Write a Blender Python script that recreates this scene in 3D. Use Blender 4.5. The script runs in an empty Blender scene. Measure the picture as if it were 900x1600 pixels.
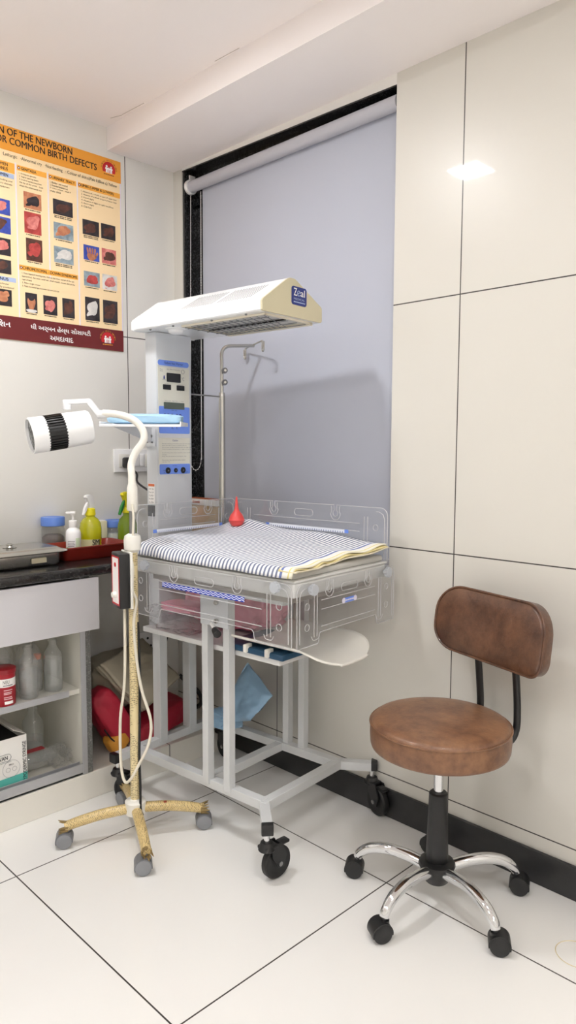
import bpy, bmesh, math, random
from mathutils import Vector, Matrix, noise
random.seed(7)
sc = bpy.context.scene
COL = sc.collection
PI = math.pi

# ------------------------------------------------------------------ materials
def lin(c):
    return tuple(((v / 255) / 12.92 if v / 255 <= .04045 else ((v / 255 + .055) / 1.055) ** 2.4) for v in c) + (1,)

class NT:
    def __init__(s, name):
        s.m = bpy.data.materials.new(name); s.m.use_nodes = True
        s.t = s.m.node_tree; s.t.nodes.clear()
        s.out = s.n('ShaderNodeOutputMaterial')
    def n(s, typ, **kw):
        nd = s.t.nodes.new(typ)
        for k, v in kw.items(): setattr(nd, k, v)
        return nd
    def l(s, a, b): s.t.links.new(a, b)
    def math(s, op, a, b=None, c=None):
        nd = s.n('ShaderNodeMath', operation=op)
        for i, v in enumerate((a, b, c)):
            if v is None: continue
            if isinstance(v, (int, float)): nd.inputs[i].default_value = v
            else: s.l(v, nd.inputs[i])
        return nd.outputs[0]
    def mix(s, f, a, b):
        nd = s.n('ShaderNodeMix', data_type='RGBA')
        for i, v in ((0, f), (6, a), (7, b)):
            if isinstance(v, (int, float)): nd.inputs[i].default_value = v
            elif isinstance(v, tuple): nd.inputs[i].default_value = v
            else: s.l(v, nd.inputs[i])
        return nd.outputs[2]
    def coord(s, which='Object'):
        return s.n('ShaderNodeTexCoord').outputs[which]
    def noise(s, scale, detail=3, rough=.5, vec=None, dist=0):
        nd = s.n('ShaderNodeTexNoise'); nd.inputs['Scale'].default_value = scale
        nd.inputs['Detail'].default_value = detail; nd.inputs['Roughness'].default_value = rough
        nd.inputs['Distortion'].default_value = dist
        s.l(vec if vec is not None else s.coord(), nd.inputs['Vector'])
        return nd.outputs[0]
    def ramp(s, f, stops):
        nd = s.n('ShaderNodeValToRGB'); e = nd.color_ramp.elements
        while len(e) < len(stops): e.new(.5)
        for i, (p, c) in enumerate(stops): e[i].position = p; e[i].color = c
        s.l(f, nd.inputs[0]); return nd.outputs[0]
    def bsdf(s, col, rough=.5, metal=0, coat=0, coat_rough=.03, bump=None, bump_s=.1, spec=.5, **kw):
        b = s.n('ShaderNodeBsdfPrincipled')
        if isinstance(col, tuple): b.inputs['Base Color'].default_value = col
        else: s.l(col, b.inputs['Base Color'])
        if isinstance(rough, (int, float)): b.inputs['Roughness'].default_value = rough
        else: s.l(rough, b.inputs['Roughness'])
        b.inputs['Metallic'].default_value = metal
        b.inputs['Coat Weight'].default_value = coat; b.inputs['Coat Roughness'].default_value = coat_rough
        b.inputs['Specular IOR Level'].default_value = spec
        for k, v in kw.items(): b.inputs[k].default_value = v
        if bump is not None:
            bp = s.n('ShaderNodeBump'); bp.inputs['Strength'].default_value = bump_s; bp.inputs['Distance'].default_value = .002
            s.l(bump, bp.inputs['Height']); s.l(bp.outputs[0], b.inputs['Normal'])
        s.l(b.outputs[0], s.out.inputs[0]); return b

def M(name, c, rough=.5, metal=0, var=.0, scale=30, coat=0, bump=0, bscale=200, spec=.5):
    t = NT(name); col = lin(c)
    if var:
        d = tuple(max(0, x * (1 - var)) for x in col[:3]) + (1,)
        f = t.noise(scale, 4, .6)
        col = t.mix(f, d, tuple(min(1, x * (1 + var * .5)) for x in lin(c)[:3]) + (1,))
    t.bsdf(col, rough, metal, coat, bump=t.noise(bscale, 3) if bump else None, bump_s=bump, spec=spec)
    return t.m

def clear(name, tint=(1, 1, 1), alpha=.9, white=(230, 232, 235), rough=.05, gloss=1.0, wrinkle=0, wscale=40):
    """thin clear sheet: mostly transparent, a little milky, with a fresnel gloss"""
    t = NT(name)
    tr = t.n('ShaderNodeBsdfTransparent'); tr.inputs[0].default_value = tuple(tint) + (1,)
    df = t.n('ShaderNodeBsdfDiffuse'); df.inputs[0].default_value = lin(white)
    tl = t.n('ShaderNodeBsdfTranslucent'); tl.inputs[0].default_value = lin(white)
    a0 = t.n('ShaderNodeMixShader'); a0.inputs[0].default_value = .5
    t.l(df.outputs[0], a0.inputs[1]); t.l(tl.outputs[0], a0.inputs[2])
    a = t.n('ShaderNodeMixShader'); a.inputs[0].default_value = 1 - alpha
    t.l(tr.outputs[0], a.inputs[1]); t.l(a0.outputs[0], a.inputs[2])
    gl = t.n('ShaderNodeBsdfGlossy'); gl.inputs['Roughness'].default_value = rough
    fr = t.n('ShaderNodeLayerWeight'); fr.inputs[0].default_value = .5
    if wrinkle:
        bp = t.n('ShaderNodeBump'); bp.inputs['Strength'].default_value = wrinkle; bp.inputs['Distance'].default_value = .01
        t.l(t.noise(wscale, 4, .6, dist=.6), bp.inputs['Height'])
        t.l(bp.outputs[0], gl.inputs['Normal']); t.l(bp.outputs[0], fr.inputs['Normal']); t.l(bp.outputs[0], df.inputs['Normal'])
    f = t.math('MULTIPLY', t.math('MULTIPLY_ADD', t.math('POWER', fr.outputs['Facing'], 4.0), .7, .04), gloss)
    f = t.math('MINIMUM', f, 1.0)
    m = t.n('ShaderNodeMixShader'); t.l(f, m.inputs[0]); t.l(a.outputs[0], m.inputs[1]); t.l(gl.outputs[0], m.inputs[2])
    t.l(m.outputs[0], t.out.inputs[0])
    return t.m

def tile_mat(name, c, joints, rough=.35, coat=.6, jc=(52, 48, 44), var=.03, w=.0019):
    t = NT(name); co = t.coord()
    sp = t.n('ShaderNodeSeparateXYZ'); t.l(co, sp.inputs[0])
    mask = None
    for ax, v in joints:
        d = t.math('ABSOLUTE', t.math('SUBTRACT', sp.outputs[ax], v))
        k = t.math('LESS_THAN', d, w)
        mask = k if mask is None else t.math('MAXIMUM', mask, k)
    col = lin(c); d = tuple(x * (1 - var) for x in col[:3]) + (1,)
    base = t.mix(t.noise(2.5, 5, .65), d, col)
    if mask is not None: base = t.mix(mask, base, lin(jc))
    t.bsdf(base, rough, 0, coat, coat_rough=.04)
    return t.m

def granite(name, c1=(20, 20, 22), c2=(92, 94, 96), rough=.25, scale=130, lo=.5, hi=.72):
    t = NT(name)
    f = t.noise(scale, 6, .75)
    col = t.ramp(f, [(0, lin(c1)), (lo, lin(c1)), (hi, lin(c2)), (1, lin(c2))])
    t.bsdf(col, rough, coat=.3)
    return t.m

XL, YW, CEIL, SOFF = -2.686, 1.963, 2.568, 2.477
m_wallW = tile_mat('wall tile cream', (216, 213, 205), [(0, -1.226), (0, -2.024), (0, -.428), (0, .37), (2, .143), (2, .946), (2, 1.747)])
m_wallL = tile_mat('wall tile pale', (230, 228, 222), [(1, 1.717), (2, 1.741)])
m_wallP = tile_mat('plain wall', (238, 236, 232), [], rough=.6, coat=0)
m_floor = tile_mat('floor tile', (240, 239, 236), [(0, -2.022), (0, -1.226), (0, -.43), (0, .366), (1, .878), (1, 1.64), (1, .116), (1, -.646)], rough=.3, coat=.5, w=.0021)
m_plinth = tile_mat('plinth tile', (232, 229, 220), [(1, 1.63)], rough=.35, coat=.4)
m_ceil = M('ceiling paint', (246, 240, 239), .8, var=.01, scale=3)
m_gran = granite('black granite')
m_granw = granite('worktop granite', (30, 29, 29), (84, 82, 80), .22, 60, .5, .8)
m_grang = granite('grey granite edge', (96, 96, 94), (170, 170, 166), .5, 150)
m_skirt = M('skirting stone', (46, 46, 47), .4, var=.5, scale=25)
m_blind = M('blind fabric', (183, 187, 200), .85, bump=.15, bscale=900)
m_roller = M('blind roll', (184, 184, 192), .7)
m_white = M('white plastic', (240, 240, 240), .35, coat=.3)
m_offwhite = M('off white plastic', (232, 230, 222), .4)
m_enamel = M('white enamel', (243, 244, 245), .28, coat=.4)
m_cream = M('cream enamel', (206, 198, 168), .4)
m_frame = M('painted steel', (208, 210, 211), .4, var=.05, scale=20, coat=.2)
m_column = M('column paint', (205, 208, 212), .42, coat=.2)
m_traygrey = M('tray plastic', (214, 214, 212), .45)
m_shelfb = M('white laminate', (222, 222, 221), .4, var=.03)
m_black = M('black rubber', (24, 24, 25), .55)
m_blackp = M('black plastic', (30, 30, 31), .38)
m_grey = M('grey plastic', (112, 114, 119), .5)
m_greyw = M('grey wheel', (136, 138, 142), .5)
m_chrome = M('chrome', (225, 226, 228), .08, 1)
m_steel = M('stainless steel', (196, 194, 188), .24, 1)
m_dsteel = M('dull steel', (150, 150, 150), .4, 1)
m_blue = M('panel blue', (112, 146, 232), .45)
m_dblue = M('dark blue print', (38, 52, 128), .45)
m_display = M('dark display', (22, 22, 24), .2)
m_lcd = M('lcd glass', (86, 96, 88), .25)
m_panel = M('panel cream', (221, 219, 206), .5)
m_ink = M('ink', (30, 28, 30), .6)
m_inkgrey = M('grey ink', (110, 112, 118), .6)
m_orange = M('poster orange', (238, 160, 52), .45)
m_porange = M('band orange', (248, 176, 70), .45)
m_peach = M('poster peach', (250, 222, 176), .45)
m_lilac = M('poster line', (226, 222, 238), .45)
m_maroon = M('poster maroon', (110, 32, 34), .45)
m_red = M('logo red', (196, 32, 40), .45)
m_bandblue = M('band blue', (176, 192, 224), .45)
m_whiteink = M('white ink', (248, 246, 244), .5)
m_redrub = M('red rubber', (226, 74, 70), .38, coat=.2)
m_acr = clear('clear acrylic', (.97, .975, .98), .93, (235, 236, 238), .04, 1.0)
m_rib = clear('acrylic rib', (.95, .95, .96), .35, (250, 250, 252), .08, 2.0)
m_knob = clear('milky knob', (.95, .95, .95), .25, (232, 236, 242), .1)
m_matt = M('mattress vinyl', (196, 195, 190), .4, var=.1, scale=8)
m_bag = clear('plastic bag film', (1, 1, 1), .965, (250, 250, 252), .1, 1.6, wrinkle=.8, wscale=14)
m_wrap = clear('crinkled wrap', (1, 1, 1), .92, (255, 255, 255), .2, 1.6, wrinkle=.6, wscale=40)
m_bottle = clear('saline bottle', (.98, .99, .99), .82, (250, 252, 251), .08, 2.0)
m_jar = clear('jar plastic', (.98, .985, .99), .84, (246, 248, 250), .08, 1.6)
m_yel = clear('yellow spray bottle', (.97, .97, .25), .45, (240, 240, 30), .08, 1.6)
m_grnb = clear('green spray bottle', (.70, .80, .25), .4, (168, 196, 60), .08, 1.2)
m_lime = M('yellow plastic', (232, 220, 30), .4)
m_green = M('green plastic', (40, 130, 56), .4)
m_jarblue = M('blue lid', (96, 134, 214), .42)
m_redtray = M('red brown tray', (132, 34, 24), .35, coat=.3)
m_bluepad = M('blue pad', (168, 206, 232), .65, var=.08, scale=14)
m_bluesheet = M('blue plastic sheet', (150, 186, 216), .3, var=.15, scale=9, bump=.5, bscale=25)
m_pink = M('pink cloth', (246, 152, 180), .8, var=.25, scale=14, bump=.6, bscale=40)
m_pinkd = M('pink cloth bag', (240, 140, 166), .7, var=.3, scale=10, bump=.5, bscale=30)
m_scale = M('scale pan', (238, 236, 228), .32, coat=.3)
m_scaleb = M('scale base', (28, 72, 104), .4)
m_beige = M('beige canvas', (164, 155, 136), .85, var=.2, scale=8, bump=.4, bscale=120)
m_redbag = M('red bag', (176, 28, 54), .55, var=.2, scale=10)
m_orbag = M('orange bag cloth', (214, 148, 52), .7)
m_alu = M('aluminium', (190, 191, 195), .4, .5)
m_laminate = M('cabinet laminate', (214, 212, 203), .5, var=.05, scale=6)
m_drawer = M('drawer laminate', (204, 203, 207), .35, coat=.2)
m_tinred = M('red label', (168, 24, 40), .4)
m_cart = M('white carton', (236, 234, 230), .6)
m_teal = M('teal print', (92, 190, 178), .6)
m_cardin = M('carton inside', (196, 192, 186), .8)
m_card = M('brown cardboard', (186, 162, 126), .8, var=.1, scale=20)
m_bookred = M('book cover rust', (176, 92, 52), .55)
m_cord = M('white cord', (226, 220, 204), .5)
m_tape = M('white tape', (236, 233, 224), .6, var=.14, scale=30, bump=.4, bscale=60)
m_hemy = M('yellow hem', (220, 206, 150), .85)
m_hemc = M('cream hem', (222, 214, 190), .85)
m_rust = M('rusty bolt', (150, 72, 40), .7)
m_straw = M('frayed paper', (150, 128, 84), .9, var=.5, scale=60)
m_glass = clear('window glass', (.9, .93, .95), .95)
m_dark = M('dark recess', (28, 26, 24), .7)
m_lens = M('lamp lens', (206, 206, 204), .3, coat=.3)
m_granules = M('small dark contents', (84, 66, 58), .7, var=.6, scale=120)

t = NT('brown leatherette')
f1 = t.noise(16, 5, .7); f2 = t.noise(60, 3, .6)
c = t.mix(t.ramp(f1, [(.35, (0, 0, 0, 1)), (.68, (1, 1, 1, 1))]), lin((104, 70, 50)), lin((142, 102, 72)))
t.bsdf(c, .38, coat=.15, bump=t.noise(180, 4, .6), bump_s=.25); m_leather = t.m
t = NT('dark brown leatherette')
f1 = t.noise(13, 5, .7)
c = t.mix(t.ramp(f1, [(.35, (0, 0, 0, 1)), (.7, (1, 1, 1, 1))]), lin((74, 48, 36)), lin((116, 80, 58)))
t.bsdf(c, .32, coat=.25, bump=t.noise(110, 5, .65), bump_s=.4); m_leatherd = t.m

t = NT('striped towel')        # stripes run across the bed; the strip coordinate is the sheet's own UV
uv = t.n('ShaderNodeUVMap'); sp = t.n('ShaderNodeSeparateXYZ'); t.l(uv.outputs[0], sp.inputs[0])
fr = t.math('FRACT', t.math('MULTIPLY', sp.outputs[0], 46))
m1 = t.math('LESS_THAN', fr, .46)
cc = t.mix(m1, lin((238, 238, 240)), lin((118, 126, 150)))
e1 = t.math('GREATER_THAN', sp.outputs[0], .935); e2 = t.math('GREATER_THAN', sp.outputs[0], .948)
cc = t.mix(e1, cc, lin((112, 126, 176))); cc = t.mix(e2, cc, lin((236, 234, 228)))
cc = t.mix(t.math('GREATER_THAN', sp.outputs[0], .978), cc, lin((226, 214, 140)))
cc = t.mix(t.math('GREATER_THAN', sp.outputs[0], .985), cc, lin((236, 232, 214)))
t.bsdf(cc, .9, bump=t.noise(300, 2), bump_s=.3); m_towel = t.m

t = NT('taped newsprint')
co = t.coord(); mp = t.n('ShaderNodeMapping'); t.l(co, mp.inputs[0]); mp.inputs['Scale'].default_value = (1, 1, 1)
w = t.n('ShaderNodeTexWave'); w.inputs['Scale'].default_value = 55; w.inputs['Distortion'].default_value = 2.0; w.inputs['Detail'].default_value = 2
w.bands_direction = 'Z'; t.l(mp.outputs[0], w.inputs[0])
g = t.math('GREATER_THAN', t.noise(240, 2, .6), .48)
k = t.math('MULTIPLY', t.math('GREATER_THAN', w.outputs['Fac'], .62), g)
k = t.math('MULTIPLY', k, t.math('GREATER_THAN', t.noise(18, 2), .42))
base = t.mix(t.noise(14, 4), lin((206, 184, 132)), lin((236, 222, 178)))
t.bsdf(t.mix(t.math('MULTIPLY', k, .75), base, lin((74, 62, 48))), .35, coat=.3); m_news = t.m
t = NT('taped newsprint legs')
w = t.n('ShaderNodeTexWave'); w.inputs['Scale'].default_value = 75; w.inputs['Distortion'].default_value = 6
w.bands_direction = 'DIAGONAL'; t.l(t.coord(), w.inputs[0])
k = t.math('MULTIPLY', t.math('GREATER_THAN', w.outputs['Fac'], .6), t.math('GREATER_THAN', t.noise(160, 2, .6), .48))
base = t.mix(t.noise(22, 4), lin((196, 168, 108)), lin((228, 206, 152)))
base = t.mix(t.math('GREATER_THAN', t.noise(15, 2), .7), base, lin((150, 60, 44)))
t.bsdf(t.mix(t.math('MULTIPLY', k, .5), base, lin((70, 52, 34))), .35, coat=.3); m_news2 = t.m

t = NT('blue wave ruler')
co = t.coord('UV'); sp = t.n('ShaderNodeSeparateXYZ'); t.l(co, sp.inputs[0])
sn = t.math('MULTIPLY', t.math('SINE', t.math('MULTIPLY', sp.outputs[0], 105)), .12)
d = None
for o in (.3, .7):
    q = t.math('LESS_THAN', t.math('ABSOLUTE', t.math('SUBTRACT', t.math('SUBTRACT', sp.outputs[1], o), sn)), .075)
    d = q if d is None else t.math('MAXIMUM', d, q)
t.bsdf(t.mix(d, lin((34, 66, 178)), lin((236, 240, 250))), .5); m_wave = t.m
t = NT('white ruler print')
co = t.coord('UV'); sp = t.n('ShaderNodeSeparateXYZ'); t.l(co, sp.inputs[0])
q = t.math('MULTIPLY', t.math('LESS_THAN', t.math('FRACT', t.math('MULTIPLY', sp.outputs[0], 34)), .3), t.math('LESS_THAN', sp.outputs[1], .45))
cc = t.mix(q, lin((232, 236, 246)), lin((108, 124, 172)))
t.bsdf(cc, .5); m_ruler = t.m

def lamp_mat(name, power):
    t = NT(name)
    em = t.n('ShaderNodeEmission'); em.inputs[0].default_value = (.985, .98, .985, 1); em.inputs[1].default_value = power
    t.l(em.outputs[0], t.out.inputs[0]); return t.m
m_emit, m_emit2 = lamp_mat('lamp panel', 205), lamp_mat('lamp panel room', 142)

def photo_mat(name, a, b, scale=40):
    t = NT(name); f = t.noise(scale, 4, .6, dist=.5)
    t.bsdf(t.ramp(f, [(.3, lin(a)), (.7, lin(b))]), .4); return t.m
SK = photo_mat('print skin', (214, 150, 110), (170, 100, 72)); SKP = photo_mat('print pink skin', (232, 150, 140), (190, 90, 88))
SKD = photo_mat('print dark skin', (110, 66, 52), (62, 40, 36)); BGD = photo_mat('print dark backdrop', (66, 58, 62), (28, 26, 30), 25)
BGB = photo_mat('print blue backdrop', (70, 92, 190), (48, 66, 150), 25); BGG = photo_mat('print grey backdrop', (176, 190, 196), (110, 128, 138), 25)
BGW = photo_mat('print pale cloth', (236, 232, 226), (196, 194, 190), 25); BGR = photo_mat('print red', (206, 84, 78), (140, 44, 44), 30)

# ------------------------------------------------------------------ mesh builder
class MB:
    def __init__(s): s.bm = bmesh.new(); s.mats = []; s.uv = None
    def mi(s, m):
        if m is None: return 0
        if m not in s.mats: s.mats.append(m)
        return s.mats.index(m)
    def box(s, c, sz, rot=None, bev=0, seg=2, m=None):
        i = s.mi(m)
        before = set(s.bm.verts)
        r = bmesh.ops.create_cube(s.bm, size=1)
        vs = r['verts']
        for v in vs: v.co = Vector((v.co.x * sz[0], v.co.y * sz[1], v.co.z * sz[2]))
        if bev:
            es = list({e for v in vs for e in v.link_edges})
            bmesh.ops.bevel(s.bm, geom=es, offset=bev, segments=seg, profile=.5, affect='EDGES')
        nv = [v for v in s.bm.verts if v not in before]
        mt = Matrix.Translation(Vector(c))
        if rot is not None: mt = mt @ rot.to_4x4()
        for v in nv: v.co = mt @ v.co
        fs = {f for v in nv for f in v.link_faces}
        for f in fs: f.material_index = i
        return s
    def ring(s, c, x, y, r, n):
        return [s.bm.verts.new(c + x * (r * math.cos(2 * PI * k / n)) + y * (r * math.sin(2 * PI * k / n))) for k in range(n)]
    def skin(s, rings, closed=False, cap=True, i=0):
        n = len(rings[0]); R = rings + ([rings[0]] if closed else [])
        for a, b in zip(R[:-1], R[1:]):
            for k in range(n):
                f = s.bm.faces.new((a[k], a[(k + 1) % n], b[(k + 1) % n], b[k])); f.material_index = i
        if cap and not closed:
            for q in (list(reversed(rings[0])), rings[-1]):
                try: s.bm.faces.new(q).material_index = i
                except Exception: pass
    def tube(s, pts, r, n=12, closed=False, m=None, sub=0, square=False):
        i = s.mi(m); P = [Vector(p) for p in pts]
        R = list(r) if isinstance(r, (list, tuple)) else [r] * len(P)
        if sub:
            Q, RR = [], []
            N = len(P); rng = range(N if closed else N - 1)
            for k in rng:
                p0 = P[(k - 1) % N] if (closed or k > 0) else P[0] * 2 - P[1]
                p1, p2 = P[k], P[(k + 1) % N]
                p3 = P[(k + 2) % N] if (closed or k + 2 < N) else P[-1] * 2 - P[-2]
                for j in range(sub):
                    u = j / sub
                    Q.append(.5 * ((2 * p1) + (p2 - p0) * u + (2 * p0 - 5 * p1 + 4 * p2 - p3) * u * u + (3 * p1 - p0 - 3 * p2 + p3) * u ** 3))
                    RR.append(R[k] * (1 - u) + R[(k + 1) % N] * u)
            if not closed: Q.append(P[-1]); RR.append(R[-1])
            P, R = Q, RR
        T = []
        for k in range(len(P)):
            if closed: d = P[(k + 1) % len(P)] - P[k - 1]
            else: d = P[min(k + 1, len(P) - 1)] - P[max(k - 1, 0)]
            T.append(d.normalized() if d.length > 1e-9 else Vector((0, 0, 1)))
        up = Vector((0, 0, 1)) if abs(T[0].z) < .9 else Vector((1, 0, 0))
        x = T[0].cross(up).normalized(); rings = []
        for k, p in enumerate(P):
            if k: x = (x - T[k] * x.dot(T[k])).normalized()
            y = T[k].cross(x)
            rings.append(s.ring(p, x, y, R[k], n))
        s.skin(rings, closed, True, i); return s
    def cyl(s, p0, p1, r0, r1=None, n=24, m=None, bev=0):
        r1 = r0 if r1 is None else r1
        if bev:
            p0, p1 = Vector(p0), Vector(p1); d = (p1 - p0).normalized() * bev
            return s.tube([p0, p0 + d * .3, p0 + d, p1 - d, p1 - d * .3, p1], [r0 - bev, r0 - bev * .3, r0, r1, r1 - bev * .3, r1 - bev], n, m=m)
        return s.tube([p0, p1], [r0, r1], n, m=m)
    def lathe(s, prof, c=(0, 0, 0), n=32, m=None, rot=None, sx=1, sy=1):
        i = s.mi(m); rings = []
        mt = Matrix.Translation(Vector(c)) @ (rot.to_4x4() if rot else Matrix())
        for r, z in prof:
            rings.append([s.bm.verts.new(mt @ Vector((max(r, 1e-4) * sx * math.cos(2 * PI * k / n), max(r, 1e-4) * sy * math.sin(2 * PI * k / n), z))) for k in range(n)])
        s.skin(rings, False, True, i); return s
    def prism(s, poly, o, x, y, depth, m=None, bev=0):
        """poly in the (x, y) plane at o, extruded along x cross y"""
        i = s.mi(m); o, x, y = Vector(o), Vector(x), Vector(y); nrm = x.cross(y).normalized()
        a = [s.bm.verts.new(o + x * p[0] + y * p[1]) for p in poly]
        b = [s.bm.verts.new(v.co + nrm * depth) for v in a]
        n = len(a); fs = [s.bm.faces.new(list(reversed(a))), s.bm.faces.new(b)]
        for k in range(n): fs.append(s.bm.faces.new((a[k], a[(k + 1) % n], b[(k + 1) % n], b[k])))
        for f in fs: f.material_index = i
        if bev:
            es = [e for f in fs[:2] for e in f.edges]
            r = bmesh.ops.bevel(s.bm, geom=list(set(es)), offset=bev, segments=2, affect='EDGES')
            for f in r['faces']: f.material_index = i
        return s
    def grid(s, fn, nu, nv, m=None, uv=True):
        i = s.mi(m)
        if uv and s.uv is None: s.uv = s.bm.loops.layers.uv.new('UVMap')
        V = [[s.bm.verts.new(Vector(fn(a / nu, b / nv))) for b in range(nv + 1)] for a in range(nu + 1)]
        for a in range(nu):
            for b in range(nv):
                f = s.bm.faces.new((V[a][b], V[a + 1][b], V[a + 1][b + 1], V[a][b + 1])); f.material_index = i
                if uv:
                    for lp, (p, q) in zip(f.loops, ((a, b), (a + 1, b), (a + 1, b + 1), (a, b + 1))): lp[s.uv].uv = (p / nu, q / nv)
        return s
    def blob(s, c, sz, rot=None, e=.7, amp=.1, fr=2.5, seed=0, n=5, m=None, fold=0):
        """soft lumpy body: a rounded box pushed about by noise"""
        i = s.mi(m); before = set(s.bm.verts); bf = set(s.bm.faces)
        bmesh.ops.create_icosphere(s.bm, subdivisions=n, radius=1)
        mt = Matrix.Translation(Vector(c)) @ (rot.to_4x4() if rot else Matrix())
        for v in [v for v in s.bm.verts if v not in before]:
            d = v.co.normalized(); q = Vector([math.copysign(abs(k) ** e, k) for k in d])
            mx = max(abs(q.x), abs(q.y), abs(q.z)); 
            nn = noise.fractal(d * fr + Vector((seed, seed * 1.7, 0)), 1.0, 2.0, 3)
            fo = fold * abs(math.sin(8 * d.z + 5 * noise.noise(d * 2 + Vector((seed, 0, 0)))))
            q *= 1 + amp * nn - fo
            v.co = mt @ Vector((q.x * sz[0] / 2, q.y * sz[1] / 2, q.z * sz[2] / 2))
        for f in s.bm.faces:
            if f not in bf: f.material_index = i
        return s
    def build(s, name, m=None, parent=None, smooth=38, solid=0):
        bmesh.ops.recalc_face_normals(s.bm, faces=s.bm.faces[:]) if not solid else None
        me = bpy.data.meshes.new(name); s.bm.to_mesh(me); s.bm.free()
        for k in s.mats: me.materials.append(k)
        if m is not None and not s.mats: me.materials.append(m)
        if smooth:
            me.polygons.foreach_set('use_smooth', [True] * len(me.polygons)); me.set_sharp_from_angle(angle=math.radians(smooth))
        o = bpy.data.objects.new(name, me); COL.objects.link(o)
        if parent: o.parent = parent
        if solid:
            md = o.modifiers.new('thickness', 'SOLIDIFY'); md.thickness = solid; md.offset = 0
        return o

def rz(a): return Matrix.Rotation(a, 3, 'Z')
def align(z):      # rotation taking +Z to direction z
    return Vector((0, 0, 1)).rotation_difference(Vector(z).normalized()).to_matrix()
def thing(name, label, cat, loc=(0, 0, 0), rot=0, group=None):
    o = bpy.data.objects.new(name, None); COL.objects.link(o); o.location = loc; o.rotation_euler = (0, 0, rot); o.empty_display_size = .05
    return tag(o, label, cat, group)
def tag(o, label, cat, group=None):
    o['label'] = label; o['category'] = cat
    if group: o['group'] = group
    return o
def struct(o): o['kind'] = 'structure'; return o
def lab(o, s): o['label'] = s; return o

def txt(s, name, box, o, x, y, m, parent, bold=0, ext=.0004, keep=False, extra=None):
    """lettering fitted into box=(x0,x1,y0,y1) on the plane o + a*x + b*y"""
    cu = bpy.data.curves.new(name, 'FONT'); cu.body = s; cu.align_x = 'LEFT'; cu.size = 1; cu.offset = 0; cu.extrude = .0; cu.resolution_u = 3
    ob = bpy.data.objects.new(name, cu); COL.objects.link(ob)
    dg = bpy.context.evaluated_depsgraph_get(); dg.update()
    me = bpy.data.meshes.new_from_object(ob.evaluated_get(dg)); bpy.data.objects.remove(ob); bpy.data.curves.remove(cu)
    xs = [v.co.x for v in me.vertices]; ys = [v.co.y for v in me.vertices]
    x0, x1, y0, y1 = box; a, b, c, d = min(xs), max(xs), min(ys), max(ys)
    sx = (x1 - x0) / (b - a) ; sy = (y1 - y0) / (d - c)
    if keep: sx = min(sx, sy)
    o, x, y = Vector(o), Vector(x), Vector(y); nr = x.cross(y)
    if bold:      # heavier strokes: the same letters laid side by side a hair apart
        tb = bmesh.new(); tb.from_mesh(me)
        for q, dx in enumerate((-bold, bold)):
            tm = me.copy(); tm.transform(Matrix.Translation((dx, .4 * dx, .002 * (q + 1)))); tb.from_mesh(tm); bpy.data.meshes.remove(tm)
        tb.to_mesh(me); tb.free()
    for v in me.vertices: v.co = o + x * (x0 + (v.co.x - a) * sx) + y * (y0 + (v.co.y - c) * sy) + nr * (ext + v.co.z * .05)
    me.name = name; me.materials.clear(); me.materials.append(m)
    t = bpy.data.objects.new(name, me); COL.objects.link(t); t.parent = parent
    return t

def rrect(w, h, r, n=5, cx=0, cy=0):
    P = []
    for k, (sx, sy) in enumerate(((1, 1), (-1, 1), (-1, -1), (1, -1))):
        for j in range(n + 1):
            a = k * PI / 2 + j / n * PI / 2
            P.append((cx + sx * (w / 2 - r) + r * math.cos(a), cy + sy * (h / 2 - r) + r * math.sin(a)))
    return P


# ------------------------------------------------------------------ room
XR, YB = 1.7, -2.3
struct(MB().box(((XL + XR) / 2, (YB + YW) / 2, -.05), (XR - XL + .4, YW - YB + .4, .1)).build('floor', m_floor))
struct(MB().box(((XL + XR) / 2, (YB + YW) / 2, CEIL + .05), (XR - XL + .4, YW - YB + .4, .1)).build('ceiling', m_ceil))
struct(MB().box((XL - .06, (YB + YW) / 2, CEIL / 2), (.12, YW - YB, CEIL)).build('wall_left', m_wallL))
struct(MB().box((XR + .06, (YB + YW) / 2, CEIL / 2), (.12, YW - YB, CEIL)).build('wall_right', m_wallP))
struct(MB().box(((XL + XR) / 2, YB - .06, CEIL / 2), (XR - XL + .24, .12, CEIL)).build('wall_back', m_wallP))
WX0, WX1, SILL, LINT = -2.625, -1.478, .86, 2.443
w = MB()
w.box(((WX1 + XR) / 2, YW + .1, CEIL / 2), (XR - WX1, .2, CEIL))
w.box(((XL - .12 + WX0) / 2, YW + .1, CEIL / 2), (WX0 - XL + .12, .2, CEIL))
w.box(((WX0 + WX1) / 2, YW + .1, SILL / 2), (WX1 - WX0, .2, SILL))
struct(w.build('wall_window', m_wallW, smooth=0))
struct(MB().prism([(WX0, 2.469), (WX1, LINT), (WX1, CEIL), (WX0, CEIL)], (0, YW + .2, 0), (1, 0, 0), (0, 0, 1), .2).build('trim_6', m_wallP, smooth=0))
# boxed-in beam along the window wall
struct(MB().box(((XL + XR) / 2, (1.633 + YW) / 2, (SOFF + CEIL) / 2), (XR - XL - .002, YW - 1.633, CEIL - SOFF)).build('trim_1', m_ceil, smooth=0))
b = MB()
pth = [(-2.60, 1.60), (-2.545, 1.618), (-2.54, 1.616), (-2.40, 1.622), (-1.98, 1.622), (-1.86, 1.626)]
for p, q in zip(pth[::2], pth[1::2]):
    d = Vector((q[0] - p[0], q[1] - p[1], 0))
    b.box(((p[0] + q[0]) / 2, (p[1] + q[1]) / 2, CEIL - .0005), (d.length, (.0011), .001), rz(math.atan2(d.y, d.x)))
struct(b.build('trim_2', M('hairline crack', (176, 166, 160), .9), smooth=0))
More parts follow.
